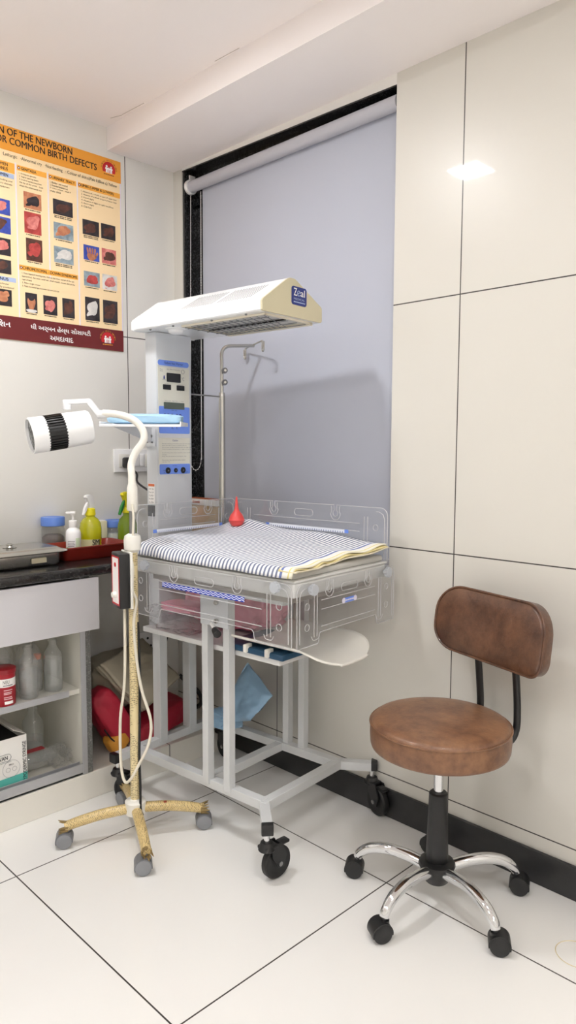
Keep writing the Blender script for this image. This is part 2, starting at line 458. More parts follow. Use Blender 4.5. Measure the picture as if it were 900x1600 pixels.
# black granite lining of the window and the glazing behind the blind
g = MB()
g.box((WX0 + .006, YW + .1, (SILL + 2.464) / 2), (.012, .19, 2.464 - SILL))
g.box((WX1 - .006, YW + .125, (SILL + LINT) / 2), (.012, .14, LINT - SILL))
g.prism([(WX0, 2.464), (WX1, LINT - .005), (WX1, LINT), (WX0, 2.469)], (0, YW + .19, 0), (1, 0, 0), (0, 0, 1), .188)
g.box((WX0 + .0675, YW + .12, (SILL + 2.33) / 2), (.111, .13, 2.33 - SILL - .03))
g.box((WX1 - .0675, YW + .12, (SILL + 2.33) / 2), (.111, .13, 2.33 - SILL - .03))
g.prism([(WX0 + .012, 2.33), (WX1 - .012, 2.33), (WX1 - .012, LINT - .006), (WX0 + .012, 2.463)], (0, YW + .185, 0), (1, 0, 0), (0, 0, 1), .13)
struct(g.build('trim_3', m_gran, smooth=0))
wf = MB()
cx, cz = (WX0 + WX1) / 2, (SILL + LINT) / 2
for x in (-.41, 0, .41): wf.box((cx + x, YW + .13, cz - .03), (.04, .04, LINT - SILL - .18))
for z in (SILL + .05, LINT - .14): wf.box((cx, YW + .13, z), (.86, .038, .04))
wn = struct(wf.build('window_1', m_alu, smooth=0))
MB().box((cx, YW + .13, cz - .03), (.8, .006, LINT - SILL - .2)).build('pane', m_glass, wn)
struct(MB().box(((-2.293 + XR) / 2, YW - .007, .049), (XR + 2.293, .014, .098), bev=.002).build('baseboard_window', m_skirt))
# tiled plinth along the left wall, under cabinet and niche
struct(MB().box(((XL - 2.293) / 2, (YB + YW) / 2, .0505), (-2.293 - XL, YW - YB, .101), bev=.003).build('trim_4', m_plinth, smooth=0))

# ceiling lamp panels (the first is mirrored in the wall tile)
for k, (x, y, lb) in enumerate([(-1.87, .87, 'small square ceiling light panel nearest the window blind'), (-.35, .81, 'square ceiling light panel above the middle of the room near the beam'),
                                (-1.87, -.75, 'square ceiling light panel over the left counter behind the camera'), (-.35, -.75, 'square ceiling light panel behind the camera, mid room'),
                                (1.1, .81, 'square ceiling light panel at the right side near the beam'), (1.1, -.75, 'square ceiling light panel in the far right rear')]):
    c = thing('ceiling_light', lb, 'ceiling light', (x, y, CEIL), group='ceiling light panels')
    fr = MB()
    for sx, sy, a, bb in ((0, .083, .18, .014), (0, -.083, .18, .014), (.083, 0, .014, .152), (-.083, 0, .014, .152)): fr.box((sx, sy, -.004), (a, bb, .008))
    fr.build('frame', m_white, c)
    MB().box((0, 0, -.0035), (.15, .15, .005)).build('diffuser', m_emit if k == 0 else m_emit2, c)

# ------------------------------------------------------------------ roller blind
bl = thing('roller_blind', 'grey roller blind drawn down in the black framed window', 'blind', (-2.05, 1.985, 2.397))
X = lambda x: x + 2.05
MB().cyl((X(-2.588), 0, 0), (X(-1.484), 0, 0), .024, n=32).build('roller', m_roller, bl)
f = MB(); f.box((X(-2.009), .021, -.755), (1.052, .0012, 1.51)); f.build('fabric', m_blind, bl)
MB().box((X(-2.009), .021, -1.515), (1.052, .009, .026), bev=.003).build('bottom_bar', m_roller, bl)
k = MB(); k.cyl((X(-2.600), 0, 0), (X(-2.583), 0, 0), .031, n=28, bev=.003); k.box((X(-2.594), .01, .035), (.006, .03, .03)); k.build('bracket', m_white, bl)
k = MB(); k.box((X(-1.4805), .004, .02), (.004, .04, .06)); k.build('bracket', m_white, bl)
ch = MB()
pts = [(X(-2.597), .004, 0)]; zb = -1.17
for j in range(170): pts.append((X(-2.597), .004 - .012 * j / 170, -.03 + (zb + .03) * j / 170))
for j in range(9): a = PI + j / 8 * PI; pts.append((X(-2.558) + .039 * math.cos(a), -.01, zb + .05 * math.sin(a)))
for j in range(170): pts.append((X(-2.519), -.008 + .006 * j / 170, zb + (-.03 - zb) * j / 170))
for p in pts[1:]:
    q = Vector(p); ch.lathe([(.0004, -.0022), (.0019, -.001), (.0019, .001), (.0004, .0022)], q, 6)
ch.tube(pts[1:], .0007, 5); ch.build('bead_chain', m_whiteink, bl)

# ------------------------------------------------------------------ poster
PX = XL + .004
po = thing('wall_poster', 'orange and peach medical poster of newborn birth defects on the left wall', 'poster', (PX, 1.313, 1.678))
OY, OZ = 1.313, 1.678
def pr(r): return (r[0] - OY, r[1] - OY, r[2] - OZ, r[3] - OZ)
def prect(name, r, m, d=0, parent=po):
    y0, y1, z0, z1 = pr(r); return MB().box((d, (y0 + y1) / 2, (z0 + z1) / 2), (.0008, y1 - y0, z1 - z0)).build(name, m, parent, smooth=0)
def ptxt(name, s, r, m=m_ink, d=.0014, bold=0, keep=False): return txt(s, name, pr(r), (d, 0, 0), (0, 1, 0), (0, 0, 1), m, po, bold, keep=keep)
y0, y1, z0, z1 = pr((.932, 1.6935, 1.6775, 2.4465))
MB().box((-.0015, (y0 + y1) / 2, (z0 + z1) / 2), (.004, y1 - y0, z1 - z0)).build('board', m_peach, po, smooth=0)
prect('header_band', (.932, 1.6935, 2.3605, 2.4465), m_orange, .0008)
prect('footer_band', (.932, 1.6935, 1.6775, 1.7637), m_maroon, .0008)
for yy in (1.2445, 1.3715, 1.4945, 1.6905): lab(prect('column_rule', (yy - .0022, yy + .0022, 1.7637, 2.325 if yy < 1.6 else 2.3605), m_lilac, .0008), 'lilac column rule')
prect('column_rule', (1.3695, 1.3735, 1.7637, 1.93), m_peach, .0009)
ptxt('title_text', 'EXAMINATION OF THE NEWBORN', (1.005, 1.4753, 2.4155, 2.4405), bold=.022)
ptxt('title_text', 'GUIDE FOR COMMON BIRTH DEFECTS', (1.062, 1.582, 2.385, 2.4095), bold=.022)
ptxt('subtitle_text', '·Lethargic   ·Abnormal cry   ·Not feeding   · Colour of skin:a)Pale b)Blue c) Yellow', (1.196, 1.674, 2.336, 2.3515))
for r in ((1.13, 1.2405, 2.2825, 2.319), (1.2505, 1.366, 2.3, 2.319), (1.375, 1.4895, 2.3, 2.319), (1.4985, 1.6885, 2.3, 2.319), (1.248, 1.4885, 1.94, 1.9585)): prect('heading_band', r, m_porange, .0010)
for r in ((1.13, 1.2375, 2.263, 2.2795), (1.13, 1.234, 1.8885, 1.9045)): lab(prect('heading_band', r, m_bandblue, .0010), 'pale blue heading band')
H = dict(bold=.022)
ptxt('heading_text', 'ABDOMEN', (1.15, 1.2145, 2.3035, 2.3145), **H); ptxt('heading_text', 'AND ANUS', (1.15, 1.2145, 2.2875, 2.299), **H)
ptxt('heading_text', 'ABDOMEN', (1.15, 1.2145, 2.2655, 2.2765), **H); ptxt('heading_text', 'ANUS', (1.16, 1.2045, 1.8912, 1.902), **H)
ptxt('heading_text', 'GENITALIA', (1.2655, 1.3244, 2.3045, 2.3145), **H); ptxt('heading_text', 'URINARY TRACT', (1.389, 1.483, 2.3045, 2.3145), **H)
ptxt('heading_text', 'LIMBS (UPPER & LOWER)', (1.511, 1.658, 2.3035, 2.316), **H); ptxt('heading_text', 'CHROMOSOMAL - DOWN SYNDROME', (1.2615, 1.4855, 1.944, 1.9545), **H)
for y, z in ((1.257, 2.3095), (1.3815, 2.3095), (1.504, 2.3095), (1.2555, 1.949)):
    d = MB(); d.cyl((.0012, y - OY, z - OZ), (.0016, y - OY, z - OZ), .0052, n=16, m=m_maroon); d.cyl((.0015, y - OY, z - OZ), (.0019, y - OY, z - OZ), .0022, n=10, m=m_whiteink); d.build('heading_bullet', None, po)
def plines(lines, y, ztop, dz, width, h=.0072):
    mx = max(len(s) for s in lines)
    for k, s in enumerate(lines): ptxt('list_text', s, (y, y + width * len(s) / mx, ztop - dz * k - h, ztop - dz * k))
plines(['1. Ambiguous genitalia', '2. Vaginal opening absent', '3. Urethral opening away from', '    the tip of the penis - look', '    where the urine comes out'], 1.257, 2.294, .0106, .094)
plines(['1. Bladder - not covered', '2. Distended abdomen and', '3. Urinary stream - check if', '    male child'], 1.380, 2.294, .0106, .085)
plines(['1. Absence of a whole or part of upper limb', '2. Absence of a whole or part of lower limb', '3. Fused digits', '4. Absence of digits or split hand/foot', '5. Extra digits', '6. Club foot'], 1.511, 2.292, .0112, .160)
plines(['1. Face: Upward slanting eyes, fold on the inner corner of the eye', '(epicanthal), flat nose, small ear, small mouth, excess skin at the', 'nape of neck', '2. Palm: single crease', '3. Foot: Increased gap between 1st and 2nd toe'], 1.2575, 1.933, .0118, .217, .0078)
plines(['difficulty in feeding and', 'with respiratory distress', 'or flat or any abdomen', 'that gap with', 'of the gut'], 1.13, 2.2555, .0122, .10, .008)
plines(['1. Imperforate/', 'partially positioned'], 1.15, 1.882, .012, .075, .008)
PH = [((1.1300, 1.2189, 2.1276, 2.1828), BGB, SKP), ((1.13, 1.2195, 2.0603, 2.1184), BGB, SKD), ((1.13, 1.217, 1.9813, 2.0429), BGD, SKP), ((1.13, 1.2167, 1.9154, 1.9661), BGD, SKD), ((1.13, 1.2156, 1.7984, 1.8583), BGD, SK),
      ((1.2726, 1.3422, 2.1716, 2.2307), SK, BGD), ((1.2728, 1.3396, 2.0805, 2.1587), BGR, SKP), ((1.277, 1.3414, 1.9802, 2.0626), SKD, BGR),
      ((1.3901, 1.4724, 2.1754, 2.2318), BGD, SKD), ((1.3907, 1.4731, 2.0846, 2.1453), BGG, SK), ((1.3895, 1.4715, 1.9933, 2.0547), BGG, BGW),
      ((1.5145, 1.5875, 2.125, 2.1829), BGD, SKD), ((1.5972, 1.6633, 2.1248, 2.1842), BGD, SKD), ((1.5165, 1.5866, 2.0264, 2.0848), BGB, SK), ((1.5983, 1.6646, 2.0271, 2.0861), SKP, SKD),
      ((1.516, 1.5863, 1.924, 1.9817), BGG, BGR), ((1.5987, 1.6673, 1.9226, 1.9833), BGW, SKP), ((1.5186, 1.5833, 1.7887, 1.8806), BGD, BGW), ((1.5997, 1.6673, 1.789, 1.8799), BGD, SKD),
      ((1.2682, 1.3152, 1.7869, 1.8598), BGD, SK), ((1.3403, 1.3971, 1.7883, 1.8599), BGD, SKP), ((1.4194, 1.4713, 1.7866, 1.8607), BGD, SKD)]
rr = random.Random(3)
for k, (r, bg, fg) in enumerate(PH):
    y0, y1, z0, z1 = pr(r); w_, h_ = y1 - y0, z1 - z0; cy_, cz_ = (y0 + y1) / 2, (z0 + z1) / 2
    p = MB(); p.box((.0012, cy_, cz_), (.0008, w_, h_), m=bg)
    def disc(a, b, ra, rb, d=.0017, m=fg, ang=0):
        P = []
        for j in range(22):
            t_ = 2 * PI * j / 22; rad = 1 + .12 * math.sin(3 * t_ + k)
            u_, v_ = ra * rad * math.cos(t_), rb * rad * math.sin(t_)
            P.append((max(-w_ / 2, min(w_ / 2, a + u_ * math.cos(ang) - v_ * math.sin(ang))), max(-h_ / 2, min(h_ / 2, b + u_ * math.sin(ang) + v_ * math.cos(ang)))))
        p.prism(P, (d, cy_, cz_), (0, 1, 0), (0, 0, 1), .0002, m=m)
    if k == 13:
        for j in range(4): disc((-.24 + .15 * j) * w_, .12 * h_, .055 * w_, .26 * h_, ang=.1 * (1.5 - j))
        disc(0, -.25 * h_, .3 * w_, .24 * h_, .0018); disc(.33 * w_, -.05 * h_, .06 * w_, .2 * h_, .0018, ang=-.5)
    elif k == 19:
        disc(0, -.02 * h_, .33 * w_, .36 * h_); disc(0, .3 * h_, .34 * w_, .18 * h_, .0018, BGD); disc(0, -.42 * h_, .45 * w_, .1 * h_, .0019, BGW)
    else:
        disc(rr.uniform(-.06, .06) * w_, rr.uniform(-.05, .05) * h_, .36 * w_, .3 * h_, ang=rr.uniform(-.5, .5))
        disc(rr.uniform(.1, .25) * w_, rr.uniform(.1, .25) * h_, .16 * w_, .17 * h_, .0018)
        disc(rr.uniform(-.28, -.15) * w_, rr.uniform(-.3, -.15) * h_, .17 * w_, .11 * h_, .0019, ang=.5)
        disc(rr.uniform(-.3, .3) * w_, -.34 * h_, .2 * w_, .06 * h_, .0021, bg)
    p.build('photo', None, po, smooth=0)
    if k > 4:
        c = MB(); n_ = 2 if k in (8, 10, 11) else 1
        for q in range(n_):
            for j in range(7): c.box((.0013, cy_ + (-.38 + .125 * j) * w_, z0 - .0052 - .006 * q), (.0004, w_ * (.07 + .03 * ((j * 7 + k) % 3)), .0028))
        c.build('photo_caption', m_ink, po, smooth=0)
ptxt('footer_text', 'ધી અર્બન હેલ્થ સોસાયટી', (1.2871, 1.5398, 1.7205, 1.747), m_whiteink, .0016, .018)
ptxt('footer_text', 'અમદાવાદ', (1.3641, 1.4615, 1.6905, 1.7085), m_whiteink, .0016, .018)
ptxt('footer_text', 'મિશન', (1.135, 1.2074, 1.7225, 1.748), m_whiteink, .0016, .018)
for cyy, czz, txc in ((1.638, 2.403, m_maroon), (1.6185, 1.7205, m_orange)):
    e = MB(); P = [(.030 * math.cos(a), .030 * math.sin(a)) for a in [-.42 + j / 30 * (PI + .84) for j in range(31)]]
    e.prism(P, (.0012, cyy - OY, czz - OZ), (0, 1, 0), (0, 0, 1), .0005, m=m_red)
    for (dx, s_) in ((-.010, 1.0), (.010, .95), (0, .6)):
        e.cyl((.0017, cyy - OY + dx, czz - OZ + .013 * s_ - .002), (.0021, cyy - OY + dx, czz - OZ + .013 * s_ - .002), .0042 * s_, n=12, m=m_whiteink)
        e.prism([(-.006 * s_, .006 * s_), (-.0075 * s_, -.001), (-.004 * s_, -.001), (-.0045 * s_, -.014), (-.001, -.014), (0, -.005), (.001, -.014), (.0045 * s_, -.014), (.004 * s_, -.001), (.0075 * s_, -.001), (.006 * s_, .006 * s_)],
                (.0017, cyy - OY + dx, czz - OZ), (0, 1, 0), (0, 0, 1), .0004, m=m_whiteink)
    e.build('emblem', None, po, smooth=0)
    S = 'NATIONAL HEALTH MISSION'
    for j, chh in enumerate(S):
        if chh == ' ': continue
        a = PI * .98 - j / (len(S) - 1) * PI * .96
        o_ = Vector((.0016, cyy - OY + .0345 * math.cos(a), czz - OZ + .0345 * math.sin(a))); xd = Vector((0, math.sin(a), -math.cos(a))); yd = Vector((0, math.cos(a), math.sin(a)))
        txt(chh, 'emblem_letter', (-.0016, .0016, -.002, .003), o_, xd, yd, txc, po)
    S = MB(); [S.box((.0014, cyy - OY - .02 + .008 * j, czz - OZ - .0205), (.0004, .006, .003)) for j in range(6)]; S.build('emblem_motto', txc, po, smooth=0)

# ------------------------------------------------------------------ sockets on the left wall
sw = thing('switch_plate', 'white wall switch plate with black plug behind the gooseneck lamp', 'switch plate', (XL, 1.735, 1.22))
MB().box((.006, 0, 0), (.012, .20, .098), bev=.004).build('plate', m_white, sw)
for y in (.012, .036): MB().box((.014, y, .002), (.006, .021, .05), bev=.0015).build('rocker', m_white, sw)
MB().box((.013, -.052, 0), (.003, .052, .056), bev=.001).build('socket', m_offwhite, sw)
MB().box((.013, .075, 0), (.003, .042, .056), bev=.001).build('socket', m_offwhite, sw)
for y, s_ in ((-.05, 'plug of the warmer'), (.078, 'plug')):
    pl = tag(MB().box((XL + .033, 1.735 + y, 1.212), (.036, .034, .046), bev=.009).build('plug', m_blackp), 'black plug in the %s socket of the white switch plate' % ('left' if y < 0 else 'right'), 'plug', 'plugs in the switch plate')
tag(MB().tube([(XL + .045, 1.685, 1.195), (XL + .05, 1.72, 1.165), (-2.60, 1.70, 1.13), (-2.45, 1.66, 1.10), (-2.30, 1.60, 1.085)], .0045, 8, sub=5).build('power_cable', m_black), 'black power cable sloping from the wall switch plate to the warmer column', 'cable')
so = thing('wall_socket', 'small white socket plate low on the left wall under the worktop', 'socket', (XL, 1.79, .405))
MB().box((.005, 0, 0), (.010, .09, .11), bev=.003).build('plate', m_white, so)
h = MB()
for y, z in ((0, .024), (-.016, -.012), (.016, -.012)): h.cyl((.0085, y, z), (.0112, y, z), .0055, n=12)
h.build('socket_holes', m_dark, so)
# ------------------------------------------------------------------ infant warmer
TR = math.radians(5)
WO = Vector((-1.5, 1.45, 0)); WR = Matrix.Rotation(TR, 4, 'Z'); WM = Matrix.Translation(WO) @ WR
def W(u, v, z): return WM @ Vector((u, v, z))
wa = thing('infant_warmer', 'white infant radiant warmer with overhead hood, clear sided bed and wheeled steel base', 'infant warmer', WO, TR)
def bar(a, b, w, h=None, bev=.002):
    """square steel tube from a to b"""
    a, b = Vector(a), Vector(b); d = b - a; h = h or w
    if abs(d.normalized().z) > .9: rot = Matrix.Identity(3); sz = (w, h, d.length)
    else:
        z = Vector((0, 0, 1)); y = z.cross(d).normalized(); x = d.normalized()
        rot = Matrix((x, y, x.cross(y))).transposed(); sz = (d.length, w, h)
    return MB().box((a + b) / 2, sz, rot, bev)
ZT = .165
bf = MB()
for a, b in (((-.72, -.05, ZT), (-.72, .50, ZT)), ((-.705, .045, ZT), (-.085, .045, ZT)), ((-.705, .43, ZT), (-.085, .43, ZT)), ((-.085, .03, ZT), (-.085, .445, ZT)),
             ((-.345, .06, ZT), (-.345, .415, ZT)), ((-.095, .052, ZT), (.022, -.062, ZT)), ((-.095, .432, ZT), (.022, .505, ZT))):
    a, b = Vector(a), Vector(b); d = b - a; z = Vector((0, 0, 1)); x = d.normalized(); y = z.cross(x)
    zo = (zo + .0007) if 'zo' in globals() else 0
    bf.box((a + b) / 2 - z * zo, (d.length, .032, .03), Matrix((x, y, z)).transposed(), .0015)
bf.build('base_frame', m_frame, wa, smooth=20)
for (u, v, ang) in ((.022, -.062, -45), (.022, .505, 32), (-.72, -.055, 90), (-.72, .505, 90)):
    MB().box((u, v, ZT), (.022, .036, .034), rz(math.radians(ang)), .003).build('end_cap', m_blackp, wa)
def big_caster(u, v, ang):
    d = Vector((math.cos(ang), math.sin(ang), 0)); ax = Vector((-d.y, d.x, 0)); s = Vector((u, v, 0)); c = s + d * .036 + Vector((0, 0, .05)); Z = Vector((0, 0, 1))
    ca = MB().cyl(s + Z * .122, s + Z * .152, .009, n=14, m=m_chrome)
    ca.cyl(s + Z * .098, s + Z * .124, .026, .019, n=24, m=m_blackp, bev=.003)
    for sg in (-1, 1):
        P = [(-.030, .060), (.008, .062), (.026, .022), (.016, -.014), (-.004, -.012), (-.030, .028)]
        o = c + ax * (sg * .0175) + (ax * -.002)
        ca.prism([(p[0], p[1]) for p in P], o + ax * .004, d, Z, .005, m=m_blackp)
    ca.box(s + d * .005 + Z * .107, (.05, .042, .012), rz(ang), .004, m=m_blackp)
    ca.box(s + d * .062 + Z * .103, (.036, .026, .010), rz(ang), .003, m=m_blackp)
    cb = ca.build('caster', None, wa)
    w = MB()
    def wl(prof, m): w.lathe(prof, c, 40, m, align(ax))
    wl([(.016, -.0125), (.030, -.0105), (.036, -.0125), (.046, -.0125), (.050, -.008), (.050, .008), (.046, .0125), (.036, .0125), (.030, .0105), (.016, .0125)], m_black)
    w.cyl(c - ax * .024, c + ax * .024, .007, n=16, m=m_dsteel)
    w.build('wheel', None, cb)
big_caster(.016, -.058, math.radians(82)); big_caster(.016, .500, math.radians(-20)); big_caster(-.72, -.04, math.radians(20)); big_caster(-.72, .48, math.radians(-10))
for u, v in ((-.327, .034), (-.229, .034)): bar((u, v, ZT), (u, v, .80), .028).build('upright', m_frame, wa, smooth=20)
for u, v in ((-.32, .436), (-.246, .436)): bar((u, v, ZT), (u, v, .85), .028).build('upright', m_frame, wa, smooth=20)
for u, v in ((-.718, .158), (-.718, .306)): bar((u, v, ZT), (u, v, .70), .042, .036).build('upright', m_frame, wa, smooth=20)
pm = MB().box((-.278, .018, .757), (.126, .006, .10), bev=.001).build('mounting_plate', m_column, wa)
MB().box((-.285, .018, .83), (.042, .006, .06)).build('mounting_bracket', m_column, wa)
for u, z in ((-.262, .787), (-.262, .727)):
    b = MB().cyl((u, .016, z), (u, .006, z), .008, n=6, m=m_steel); b.cyl((u, .007, z), (u, .001, z), .004, n=12, m=m_steel); b.build('bolt', None, wa)
lv = MB().cyl((-.272, -.003, .722), (-.225, -.030, .710), .0055, n=12).build('lever', m_whiteink, wa)
MB().cyl((-.232, -.027, .712), (-.199, -.045, .704), .010, .0125, n=16, bev=.003).build('lever_knob', m_blackp, lv)
MB().box((-.363, .245, .622), (.655, .375, .018), bev=.002).build('shelf', m_shelfb, wa)
# bed tray and what slides under it
tr = MB().box((-.2475, .195, .879), (.70, .474, .046), bev=.008, seg=3)
tr.box((-.2475, .195, .904), (.706, .480, .008), bev=.003)
tr.build('bed_tray', m_traygrey, wa)
MB().box((-.25, .2, .841), (.62, .40, .022), bev=.003).build('cassette_tray', M('cassette tray', (150, 144, 138), .5), wa)
for v in (.06, .34): MB().box((-.26, v, .817), (.5, .03, .022)).build('bed_rail', m_frame, wa)

def panel(o, ax, L, z0, nrm, lb, ruler=None, knobs=True):
    """clear side panel: o = lower start corner, ax = direction along it, nrm = outward"""
    Hh = .182; o = Vector(o); ax = Vector(ax); nrm = Vector(nrm); Z = Vector((0, 0, 1)); th = .004
    P = [(.004, 0), (.19 * L, 0), (.20 * L, .008), (.205 * L, .026), (.215 * L, .032), (.785 * L, .032), (.795 * L, .026), (.80 * L, .008), (.81 * L, 0), (L - .004, 0), (L, .004)]
    r = .028
    P += [(L - r + r * math.cos(a), Hh - r + r * math.sin(a)) for a in [j / 8 * PI / 2 for j in range(9)]]
    def notch(c): return [(c + .006, Hh), (c + .005, Hh - .018), (c + .011, Hh - .026), (c + .008, Hh - .036), (c, Hh - .040), (c - .008, Hh - .036), (c - .011, Hh - .026), (c - .005, Hh - .018), (c - .006, Hh)]
    P += notch(.70 * L) + notch(.30 * L)
    P += [(r + r * math.cos(a), Hh - r + r * math.sin(a)) for a in [PI / 2 + j / 8 * PI / 2 for j in range(9)]] + [(0, .004)]
    s = 1 if ax.cross(Z).dot(nrm) > 0 else -1
    pb = MB().prism(P, o - (Vector() if s > 0 else nrm * 0), ax, Z, th * s if False else th)
    p = pb.build('side_panel', m_acr, wa, smooth=25); p['label'] = lb
    N = ax.cross(Z).normalized(); f = o + N * (th if s > 0 else 0) + nrm * .0008
    def q(a, h): return f + ax * a + Z * h
    e = MB(); R = .0014
    e.tube([q(a, h) for a, h in P], R * .9, 6, closed=True)
    for s0, s1 in ((.0, 1), (L, -1)):
        e.tube([q(s0 + s1 * a, h) for a, h in ((.012, .012), (.012, .145), (.018, .160), (.032, .168), (.044, .168))], R, 6)
        for a in (.078, .092): e.tube([q(s0 + s1 * a, h) for h in (.022, .05, .10, .15)], R, 6)
        e.tube([q(s0 + s1 * a, h) for a, h in ((.066, .026), (.074, .014), (.096, .014), (.104, .026))], R, 6, sub=3)
        for h in (.055, .115): e.tube([q(s0 + s1 * .046 + .010 * math.cos(t_), h + .010 * math.sin(t_)) for t_ in [j / 16 * 2 * PI for j in range(16)]], R * .8, 5, closed=True)
    for h in (.125, .098, .048): e.tube([q(.112, h), q(L - .112, h)], R, 6)
    for c in (.3 * L, .7 * L):
        e.tube([q(c + a, Hh + b) for a, b in ((.018, -.004), (.016, -.022), (.021, -.032), (.012, -.048), (0, -.052), (-.012, -.048), (-.021, -.032), (-.016, -.022), (-.018, -.004))], R, 6, sub=3)
    e.tube([q(L / 2 + a, .148 + b) for a, b in rrect(.085, .024, .0118, 5)], R, 6, closed=True)
    e.build('embossed_ribs', m_rib, p)
    if ruler:
        a0, a1, h, kind = ruler
        st = MB(); st.grid(lambda u, v: q(a0 + (a1 - a0) * u, h - (.008 if kind == 'wave' else .006) + (.016 if kind == 'wave' else .012) * v) + nrm * .0012, 60, 1)
        st.build('ruler_strip', m_wave if kind == 'wave' else m_ruler, p, smooth=0)
        if kind != 'wave':
            for a in (a0 - .008, a1 + .008): MB().prism([(-.008, -.006), (.008, -.006), (.008, .006), (-.008, .006)], q(a, h) + nrm * .001, ax, Z, .0006).build('ruler_end', m_blue, p, smooth=0)
    return p, q
PF, qF = panel((-.60, -.052, .717), (1, 0, 0), .706, 0, (0, -1, 0), 'hanging clear front panel of the bed with blue wave strip', (.157, .527, .116, 'wave'))
PR, qR = panel((.111, -.045, .714), (0, 1, 0), .505, 0, (1, 0, 0), 'hanging clear end panel of the bed with small blue badge')
PL, qL = panel((-.603, -.045, .900), (0, 1, 0), .49, 0, (1, 0, 0), 'upright clear end panel beside the column', (.095, .40, .098 - .012, 'ruler'))
PB, qB = panel((-.60, .437, .900), (1, 0, 0), .706, 0, (0, -1, 0), 'upright clear back panel in front of the blind', (.19, .535, .094, 'ruler'))
def knob(p, c, n):
    k = MB(); n = Vector(n); prof = []
    k.cyl(Vector(c), Vector(c) + n * .010, .008, n=14)
    c2 = Vector(c) + n * .009; x = Vector((0, 0, 1)); y = n.cross(x)
    P = [((.0155 + .0022 * math.cos(8 * t_)) * math.cos(t_), (.0155 + .0022 * math.cos(8 * t_)) * math.sin(t_)) for t_ in [j / 64 * 2 * PI for j in range(64)]]
    k.prism(P, c2, y if y.cross(x).dot(n) > 0 else -y, x, .013, bev=.002)
    k.build('panel_knob', m_knob, p)
for a in (.085, .706 - .048): knob(PF, qF(a, .172), (0, -1, 0))
for a in (.055, .445): knob(PR, qR(a, .165), (1, 0, 0))
bd = MB(); bd.prism(rrect(.066, .015, .006), qR(.25, .106) + Vector((.0012, 0, 0)), (0, 1, 0), (0, 0, 1), .0008); bd = bd.build('badge', m_blue, PR, smooth=0)
e = MB()
for a in (-.030, .030): e.cyl(qR(.25 + a, .106) + Vector((.0015, 0, 0)), qR(.25 + a, .106) + Vector((.0026, 0, 0)), .0085, n=20)
e.build('badge_disc', m_lilac, bd)
k = MB(); [k.box(qR(.25 - .015 + .0105 * j, .1058) + Vector((.0023, 0, 0)), (.0006, .0085, .004)) for j in range(4)]; k.build('badge_print', m_lilac, bd, smooth=0)
# ------------ column
cu0, cu1, cv0, cv1 = -.738, -.68, .125, .297
co_ = MB().prism([(cu0, cv0), (cu1 - .010, cv0), (cu1 - .003, cv0 + .003), (cu1, cv0 + .010), (cu1, cv1 - .010), (cu1 - .003, cv1 - .003), (cu1 - .010, cv1), (cu0, cv1)], (0, 0, .60), (1, 0, 0), (0, 1, 0), 1.088)
co_.build('column', m_column, wa)
CP = MB().prism(rrect(.150, .418, .008, cx=.207, cy=1.386), (cu1, 0, 0), (0, 1, 0), (0, 0, 1), .0016).build('control_panel', m_panel, wa)
def cpl(name, poly, m, d=.0016, t_=.0008, parent=CP): return MB().prism(poly, (cu1 + d, 0, 0), (0, 1, 0), (0, 0, 1), t_).build(name, m, parent, smooth=0)
def rc(y0, y1, z0, z1, r=.004): return rrect(y1 - y0, z1 - z0, r, cx=(y0 + y1) / 2, cy=(z0 + z1) / 2)
cpl('title_bar', rc(.131, .279, 1.572, 1.592, .0095), m_blue)
cpl('grey_gap', rc(.131, .283, 1.3125, 1.327, .001), m_column); cpl('grey_gap', rc(.131, .283, 1.5675, 1.5705, .001), m_column)
cpl('key_field', rc(.134, .2815, 1.328, 1.4265, .005), m_blue)
cpl('socket_field', rc(.134, .2815, 1.179, 1.2165, .005), m_blue)
cpl('display', rc(.172, .238, 1.515, 1.5475, .003), m_display, t_=.002)
cpl('display', rc(.154, .191, 1.4865, 1.505, .002), m_display, t_=.002); cpl('display', rc(.219, .256, 1.4865, 1.505, .002), m_display, t_=.002)
cpl('lcd_screen', rc(.157, .255, 1.4175, 1.4415, .002), m_lcd, t_=.002)
def ctx(s, y0, y1, z0, z1, m=m_inkgrey, d=.0027): return txt(s, 'panel_text', (y0, y1, z0, z1), (cu1 + d, 0, 0), (0, 1, 0), (0, 0, 1), m, CP)
ctx('Radiant Heat Warmer', .162, .250, 1.578, 1.587, m_dblue); ctx('Skin / Baby Temperature', .172, .235, 1.5575, 1.5625)
ctx('Power', .140, .154, 1.556, 1.560); ctx('Failure', .140, .154, 1.550, 1.554); ctx('Baby', .152, .167, 1.519, 1.524); ctx('°C', .243, .255, 1.523, 1.536)
ctx('Set Temp', .162, .180, 1.5065, 1.5095); ctx('Heater output', .226, .250, 1.5065, 1.5095); ctx('Heater mode    Apgar Timer  -  +  Alarm', .160, .252, 1.4445, 1.4485); ctx('MIN : SEC', .192, .220, 1.411, 1.4145, m_dblue)
ctx('Apgar', .190, .206, 1.3445, 1.348, m_dblue); ctx('Lamp', .212, .224, 1.3445, 1.348, m_dblue)
for y, z in ((.161, 1.394), (.1765, 1.394), (.1955, 1.394), (.2185, 1.394), (.2345, 1.394), (.2525, 1.365)):
    k = MB().cyl((cu1 + .0016, y, z), (cu1 + .0042, y, z), .0065, n=20, m=m_dblue, bev=.0008); k.prism([(-.003, -.0025), (.003, -.0025), (0, .003)], (cu1 + .0042, y, z), (0, 1, 0), (0, 0, 1), .0003, m=m_whiteink); k.build('key', None, CP)
for y, z in ((.195, 1.353), (.217, 1.354)):
    k = MB().cyl((cu1 + .0024, y, z + .003), (cu1 + .003, y, z + .003), .0022, n=10); k.box((cu1 + .0027, y, z - .002), (.0006, .0028, .006)); k.build('symbol', m_dblue, CP, smooth=0)
